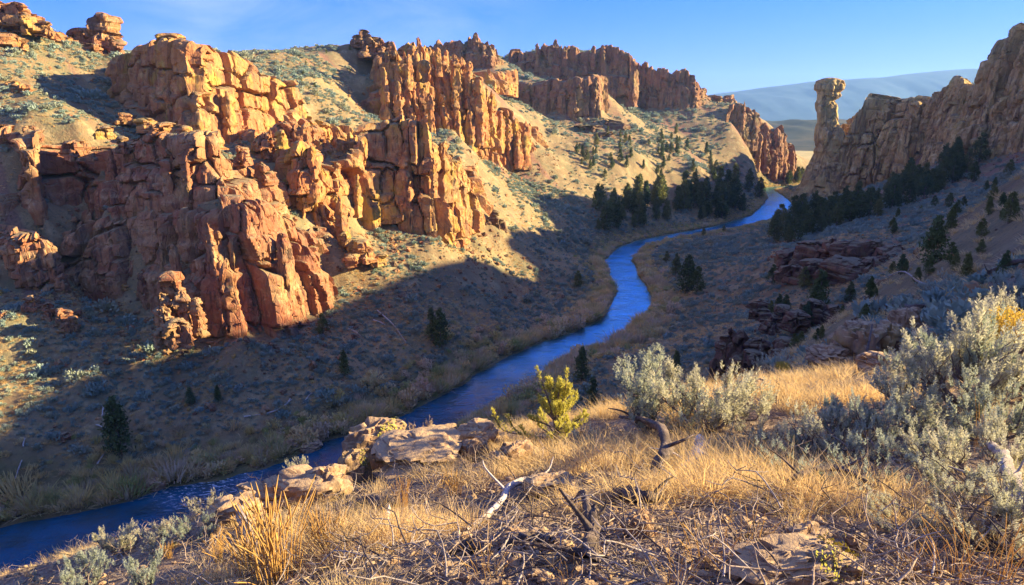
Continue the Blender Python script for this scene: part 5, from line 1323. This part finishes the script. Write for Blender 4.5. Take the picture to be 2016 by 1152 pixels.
log([(1378, 890, 0.12), (1374, 915, 0.10), (1352, 935, 0.08), (1318, 950, 0.05)], [0.07, 0.075, 0.06, 0.03], 'wood_pale', 'bleached white root curling beside the dark trunk', seed=5, branches=((0.6, (-0.4, 0.12, 0.14), 0.018), (0.3, (0.12, 0, 0.22), 0.015), (0.8, (0.2, 0.1, 0.12), 0.012)))
log([(1190, 990, 0.05), (1230, 995, 0.10), (1275, 1000, 0.08), (1300, 985, 0.04)], [0.03, 0.045, 0.04, 0.02], 'wood_dark', 'charred branch lying at the foot of the curved trunk', seed=7, branches=((0.4, (0.06, 0.05, 0.16), 0.012), (0.7, (0.18, 0.1, 0.1), 0.012)))
log([(1163, 1112, 0.02), (1163, 1092, 0.09), (1166, 1076, 0.15), (1168, 1064, 0.20)], [0.038, 0.034, 0.028, 0.016], 'wood_dark', 'grey split stump standing in the litter at the bottom', name='tree_stump', seed=9, cat='stump', branches=((0.45, (-0.16, 0.10, 0.19), 0.026), (0.15, (-0.36, 0.06, 0.03), 0.024), (0.8, (0.07, 0.04, 0.07), 0.014)))
log([(1085, 1082, 0.05), (1050, 1076, 0.06), (1012, 1080, 0.06), (985, 1090, 0.03)], [0.020, 0.024, 0.022, 0.012], 'wood_dark', 'dark arched branch left of the split stump', seed=11)
log([(960, 1092, 0.02), (925, 1088, 0.04), (884, 1094, 0.02)], [0.02, 0.026, 0.012], 'wood_dark', 'short charred stick beyond the arched branch', seed=12)
log([(1102, 948, 0.06), (1046, 962, 0.10), (1004, 980, 0.12), (990, 998, 0.08), (950, 1030, 0.04), (920, 1048, 0.02)], [0.02, 0.03, 0.032, 0.026, 0.022, 0.01], 'wood_pale', 'long pale branch bent across the litter', seed=13, branches=((0.5, (-0.22, 0.2, 0.2), 0.012), (0.2, (0.2, 0.2, 0.12), 0.012)))
log([(690, 990, 0.05), (735, 1000, 0.08), (785, 996, 0.04)], [0.05, 0.065, 0.04], 'wood_dark', 'dark log end lying under the blocky boulder', name='dead_log', seed=15, cat='log')
log([(768, 1022, 0.14), (764, 1042, 0.08), (780, 1056, 0.04), (806, 1056, 0.03)], [0.012, 0.02, 0.02, 0.008], 'wood_pale', 'small white curved stick near the dark log end', seed=17)
log([(486, 1000, 0.34), (474, 1030, 0.22), (484, 1048, 0.10), (492, 1060, 0.0)], [0.02, 0.045, 0.05, 0.04], 'wood_grey', 'silver snag standing on the shaded rock shelf', name='tree_snag', seed=19, cat='snag')
log([(1935, 930, 0.25), (1966, 965, 0.22), (1985, 1000, 0.14), (2030, 1040, 0.08)], [0.02, 0.035, 0.045, 0.05], 'wood_grey', 'twisted silver root at the picture edge', seed=21, branches=((0.5, (-0.3, 0.08, -0.02), 0.018), (0.75, (-0.35, -0.1, 0.0), 0.018), (0.6, (0.1, 0.05, 0.12), 0.014)))
log([(1422, 1102, 0.05), (1458, 1112, 0.05), (1494, 1124, 0.04)], [0.010, 0.016, 0.018], 'wood_pale', 'short white stick lying by the lichened slab', seed=23)
log([(1590, 1085, 0.10), (1578, 1095, 0.05), (1600, 1110, 0.02)], [0.012, 0.022, 0.026], 'wood_grey', 'grey splintered stub beside the brown broken rock', seed=24)
log([(1702, 640, 0.25), (1716, 624, 0.7), (1752, 618, 0.8), (1790, 622, 0.5), (1830, 612, 0.3)], [0.04, 0.10, 0.14, 0.13, 0.05], 'wood_dark', 'huge fallen dead juniper lying along the shaded slope', name='fallen_tree', seed=25, cat='fallen tree', branches=((0.22, (-0.4, 0.1, 1.5), 0.07), (0.3, (-1.2, 0.2, 0.2), 0.09), (0.4, (-0.8, -0.4, -0.2), 0.08), (0.5, (0.6, 0.1, 0.9), 0.06), (0.7, (1.0, 0, 0.7), 0.05)))
log([(1740, 560, 0.6), (1775, 552, 0.9), (1808, 566, 0.5), (1850, 574, 0.2)], [0.04, 0.07, 0.08, 0.08], 'wood_grey', 'bare forked limb reaching up beside the cream sagebrush', seed=27, branches=((0.3, (-1.0, 0, -0.5), 0.05), (0.45, (0.2, 0, 0.9), 0.05), (0.1, (-0.6, 0, 0.5), 0.04)))
log([(1920, 562, 0.4), (1955, 552, 0.6), (1990, 540, 0.6), (2030, 528, 0.5)], [0.05, 0.10, 0.12, 0.12], 'wood_dark', 'dark dead limb slanting up at the picture edge', seed=29, branches=((0.3, (-0.5, 0, 0.4), 0.04),))
log([(1698, 722, 0.0), (1704, 715, 0.7), (1708, 705, 1.3)], [0.05, 0.04, 0.02], 'wood_dark', 'dark upright snag standing on the shaded slabs', name='tree_snag', seed=31, cat='snag')
log([(1585, 716, 0.1), (1610, 700, 0.5), (1630, 712, 0.3), (1645, 722, 0.1)], [0.05, 0.07, 0.07, 0.03], 'wood_dark', 'dark arched dead root below the juniper gully', seed=33, branches=((0.4, (-0.1, 0, 0.5), 0.03),))
log([(1120, 1010, 0.02), (1145, 1030, 0.22), (1160, 1062, 0.10)], [0.008, 0.016, 0.02], 'wood_dark', 'thin dark limb rising behind the split stump', seed=35)
log([(1500, 1000, 0.05), (1560, 985, 0.16), (1640, 975, 0.2), (1720, 990, 0.1)], [0.012, 0.02, 0.022, 0.012], 'wood_dark', 'long dark stem sprawling under the tangled sagebrush', seed=37, branches=((0.4, (-0.2, 0.1, 0.15), 0.01), (0.7, (0.2, 0.1, 0.2), 0.01)))
# bleached trunks on the far bank
FB = [([(742, 612), (772, 640), (800, 676)], 'longest white trunk fallen on the far bank below the sunlit rocks'), ([(690, 648), (712, 664)], 'short white trunk uphill from the long one'), ([(735, 630), (760, 642)], 'white trunk lying just above the long one'), ([(686, 650), (700, 640)], 'small white snag at the top of the fallen trunks'),
      ([(480, 822), (540, 812), (575, 788)], 'long silver trunk lying in the sagebrush above the reeds'), ([(560, 806), (572, 786)], 'forked end of white wood near the long silver trunk'), ([(596, 796), (614, 774)], 'white stick beyond the silver trunk'), ([(192, 915), (212, 890)], 'silver stick slanting in the sagebrush below the big juniper'),
      ([(202, 822), (204, 800)], 'white stub standing in the sagebrush above the big juniper'), ([(190, 838), (206, 846)], 'short white branch beside the white stub'), ([(46, 885), (50, 865)], 'white stub at the picture edge in the sagebrush'), ([(30, 942), (44, 908)], 'leaning silver stick at the picture edge')]
for i, (pts, lb) in enumerate(FB):
    log([(a, b, 0.25 + 0.25 * (k % 2)) for k, (a, b) in enumerate(pts)] if len(pts) > 2 else [(pts[0][0], pts[0][1], 0.15), ((pts[0][0] + pts[1][0]) / 2, (pts[0][1] + pts[1][1]) / 2, 0.4), (pts[1][0], pts[1][1], 0.3)], [0.17, 0.12, 0.06], 'wood_pale', lb, name='dead_log', seed=50 + i, cat='dead trunk',
        branches=((0.6, (0.5, 0.2, 0.7), 0.05), (0.8, (-0.4, 0.2, 0.6), 0.04)) if i % 2 == 0 else ())

# ------------------------------------------------------------------ grasses of the knoll
def knoll_points(n, seed, r0=1.6, r1=42):
    rg = np.random.default_rng(seed)
    a = np.radians(rg.uniform(-44, 44, n)); r = np.exp(rg.uniform(math.log(r0), math.log(r1), n))
    x = r * np.sin(a); y = r * np.cos(a); P = np.stack([x, y, H(x, y) - 0.01], 1)
    return P[in_view(P, 0.3, 60, los=False)], rg
def grass():
    P, rg = knoll_points(17000, 41)
    px, py = project(P)
    m = fbm(P[:, 0] / 1.1, P[:, 1] / 1.1, P[:, 0] * 0, 3, 61)
    # rich strip of grass in the middle and on the right, thin litter toward the bottom
    rich = np.exp(-(((px - 1350) / 420) ** 2)) * sstep(700, 760, py) * (1 - sstep(960, 1060, py)) + 0.8 * np.exp(-(((px - 1620) / 230) ** 2) - (((py - 770) / 60) ** 2)) + 0.45 * np.exp(-(((px - 620) / 260) ** 2) - (((py - 1090) / 70) ** 2)) + 0.25 * np.exp(-(((px - 1000) / 300) ** 2) - (((py - 1100) / 60) ** 2))
    d = rich * 0.46 - 0.04 + 1.2 * m
    k = d > rg.uniform(0.05, 1.0, len(P)); P = P[k]; rich = rich[k]
    r = np.hypot(P[:, 0], P[:, 1])
    k = r < 30; P, rich = P[k], rich[k]
    S = rg.uniform(0.35, 1.0, len(P)) * (0.55 + 0.6 * np.clip(rich, 0, 1))
    scatter('dry_grass', TUFT, P, S, rg.integers(0, 4, len(P)), 'golden dry grass covering the sunlit knoll', 42)
grass()
def litter():
    P, rg = knoll_points(11000, 44, 1.5, 26)
    stone = [boulder_mesh(90 + i, 0.5, 0.4, 0.3, 0.25, 12, 8) for i in range(4)]
    tw = []
    for i in range(4):
        q = np.random.default_rng(600 + i); K = np.cumsum(q.normal(0, 0.16, (5, 3)) + np.array([0.22, 0, 0.0]), 0); K[:, 2] = np.abs(K[:, 2]) * 0.3
        parts = [tube(smooth_path(K, 9), np.linspace(0.014, 0.005, 9), 5)]
        for j in range(3):
            b = K[1 + j]; e = b + q.normal(0, 0.2, 3) * [1, 1, 0.6] + [0, 0, 0.06]; parts.append(tube(np.array([b, (b + e) / 2 + q.normal(0, 0.03, 3), e]), np.array([0.007, 0.005, 0.003]), 4))
        V, F = join(parts); tw.append(mesh_np('twig', V, F, M[('twig', 'wood_grey', 'wood_dark', 'twig')[i]]))
    kinds = stone + tw
    idx = rg.choice(8, len(P), p=[0.11] * 4 + [0.14] * 4)
    S = np.where(idx < 4, np.minimum(rg.lognormal(-3.1, 0.55, len(P)), 0.11), rg.uniform(0.12, 0.42, len(P)))
    scatter('gravel_and_twigs', kinds, P + [0, 0, 0.012], S, idx, 'loose stones and broken twigs littering the knoll', 45, tilt=0.25)
litter()
# tall stalks: each bunch a thing
STALK = []
for i in range(4):
    rg = np.random.default_rng(700 + i); n = 60 if i < 2 else 18
    b = rg.normal(0, 0.09 if i < 2 else 0.16, (n, 3)); b[:, 2] = 0
    parts = []
    for q in range(n):
        h = rg.uniform(0.55, 1.0); e = b[q] * 2.2 + rg.normal(0, 0.06, 3); e[2] = h
        m = b[q] * 1.3 + rg.normal(0, 0.015, 3); m[2] = h * 0.55
        parts.append(tube(smooth_path([b[q], m, e], 7), np.array([1, 1, 1, 0.9, 0.9, 1.6, 0.5]) * 0.0042, 4))
    V, F = join(parts); STALK.append(mesh_np('stalks', V, F, M['stalk'], smooth=True))
SB = [(545, 1152, 200, 0, 1.2, 'tallest bunch of golden grass stalks at the bottom edge'), (500, 1140, 130, 1, 1.2, 'shorter bunch of golden stalks beside the tallest'), (640, 1100, 120, 1, 1.0, 'golden grass bunch beside the brown shrub'), (795, 1010, 80, 0, 0.7, 'thin golden bunch under the flat slab'), (430, 1110, 70, 1, 1.0, 'short straw coloured bunch on the lower knoll'),
      (895, 975, 56, 1, 1.3, 'fluffy golden tuft in front of the dark rock'), (1400, 1120, 130, 2, 1.0, 'loose tall stalks beside the white stick'), (1580, 1085, 120, 3, 0.4, 'single tall stalk standing over the broken rock'), (1470, 1090, 110, 2, 1.0, 'few leaning stalks in the shaded grass'),
      (1880, 1160, 130, 2, 1.0, 'orange stalks at the bottom right corner'), (1960, 1150, 140, 3, 1.2, 'tall orange stalks at the corner edge'), (1800, 1140, 100, 3, 1.0, 'sparse orange stalks over the twig mat'), (1330, 1150, 90, 2, 1.0, 'thin stalks at the bottom edge beside the stump'), (1745, 1000, 70, 2, 0.8, 'pale stalks in front of the dark stems'), (1925, 890, 110, 3, 0.4, 'reddish stalks between the grey sagebrushes'), (960, 1140, 80, 2, 1.2, 'short stalks at the bottom under the arched branch'), (1120, 1150, 60, 2, 1.0, 'few stalks at the foot of the stump'), (330, 1100, 40, 1, 1.2, 'small rust coloured tuft between the pale shrubs')]
for i, (px, py, hp, k, wd, lb) in enumerate(SB):
    g = ground_at([(px, py)])[0]; dist = g[1] * _cp - (g[2] - CAMZ) * _sp; h = hp / FPX * dist
    o = link('grass_bunch', STALK[k], label=lb, cat='grass', loc=tuple(g)); o.scale = (h * wd, h * wd, h); o.rotation_euler[2] = i * 1.3
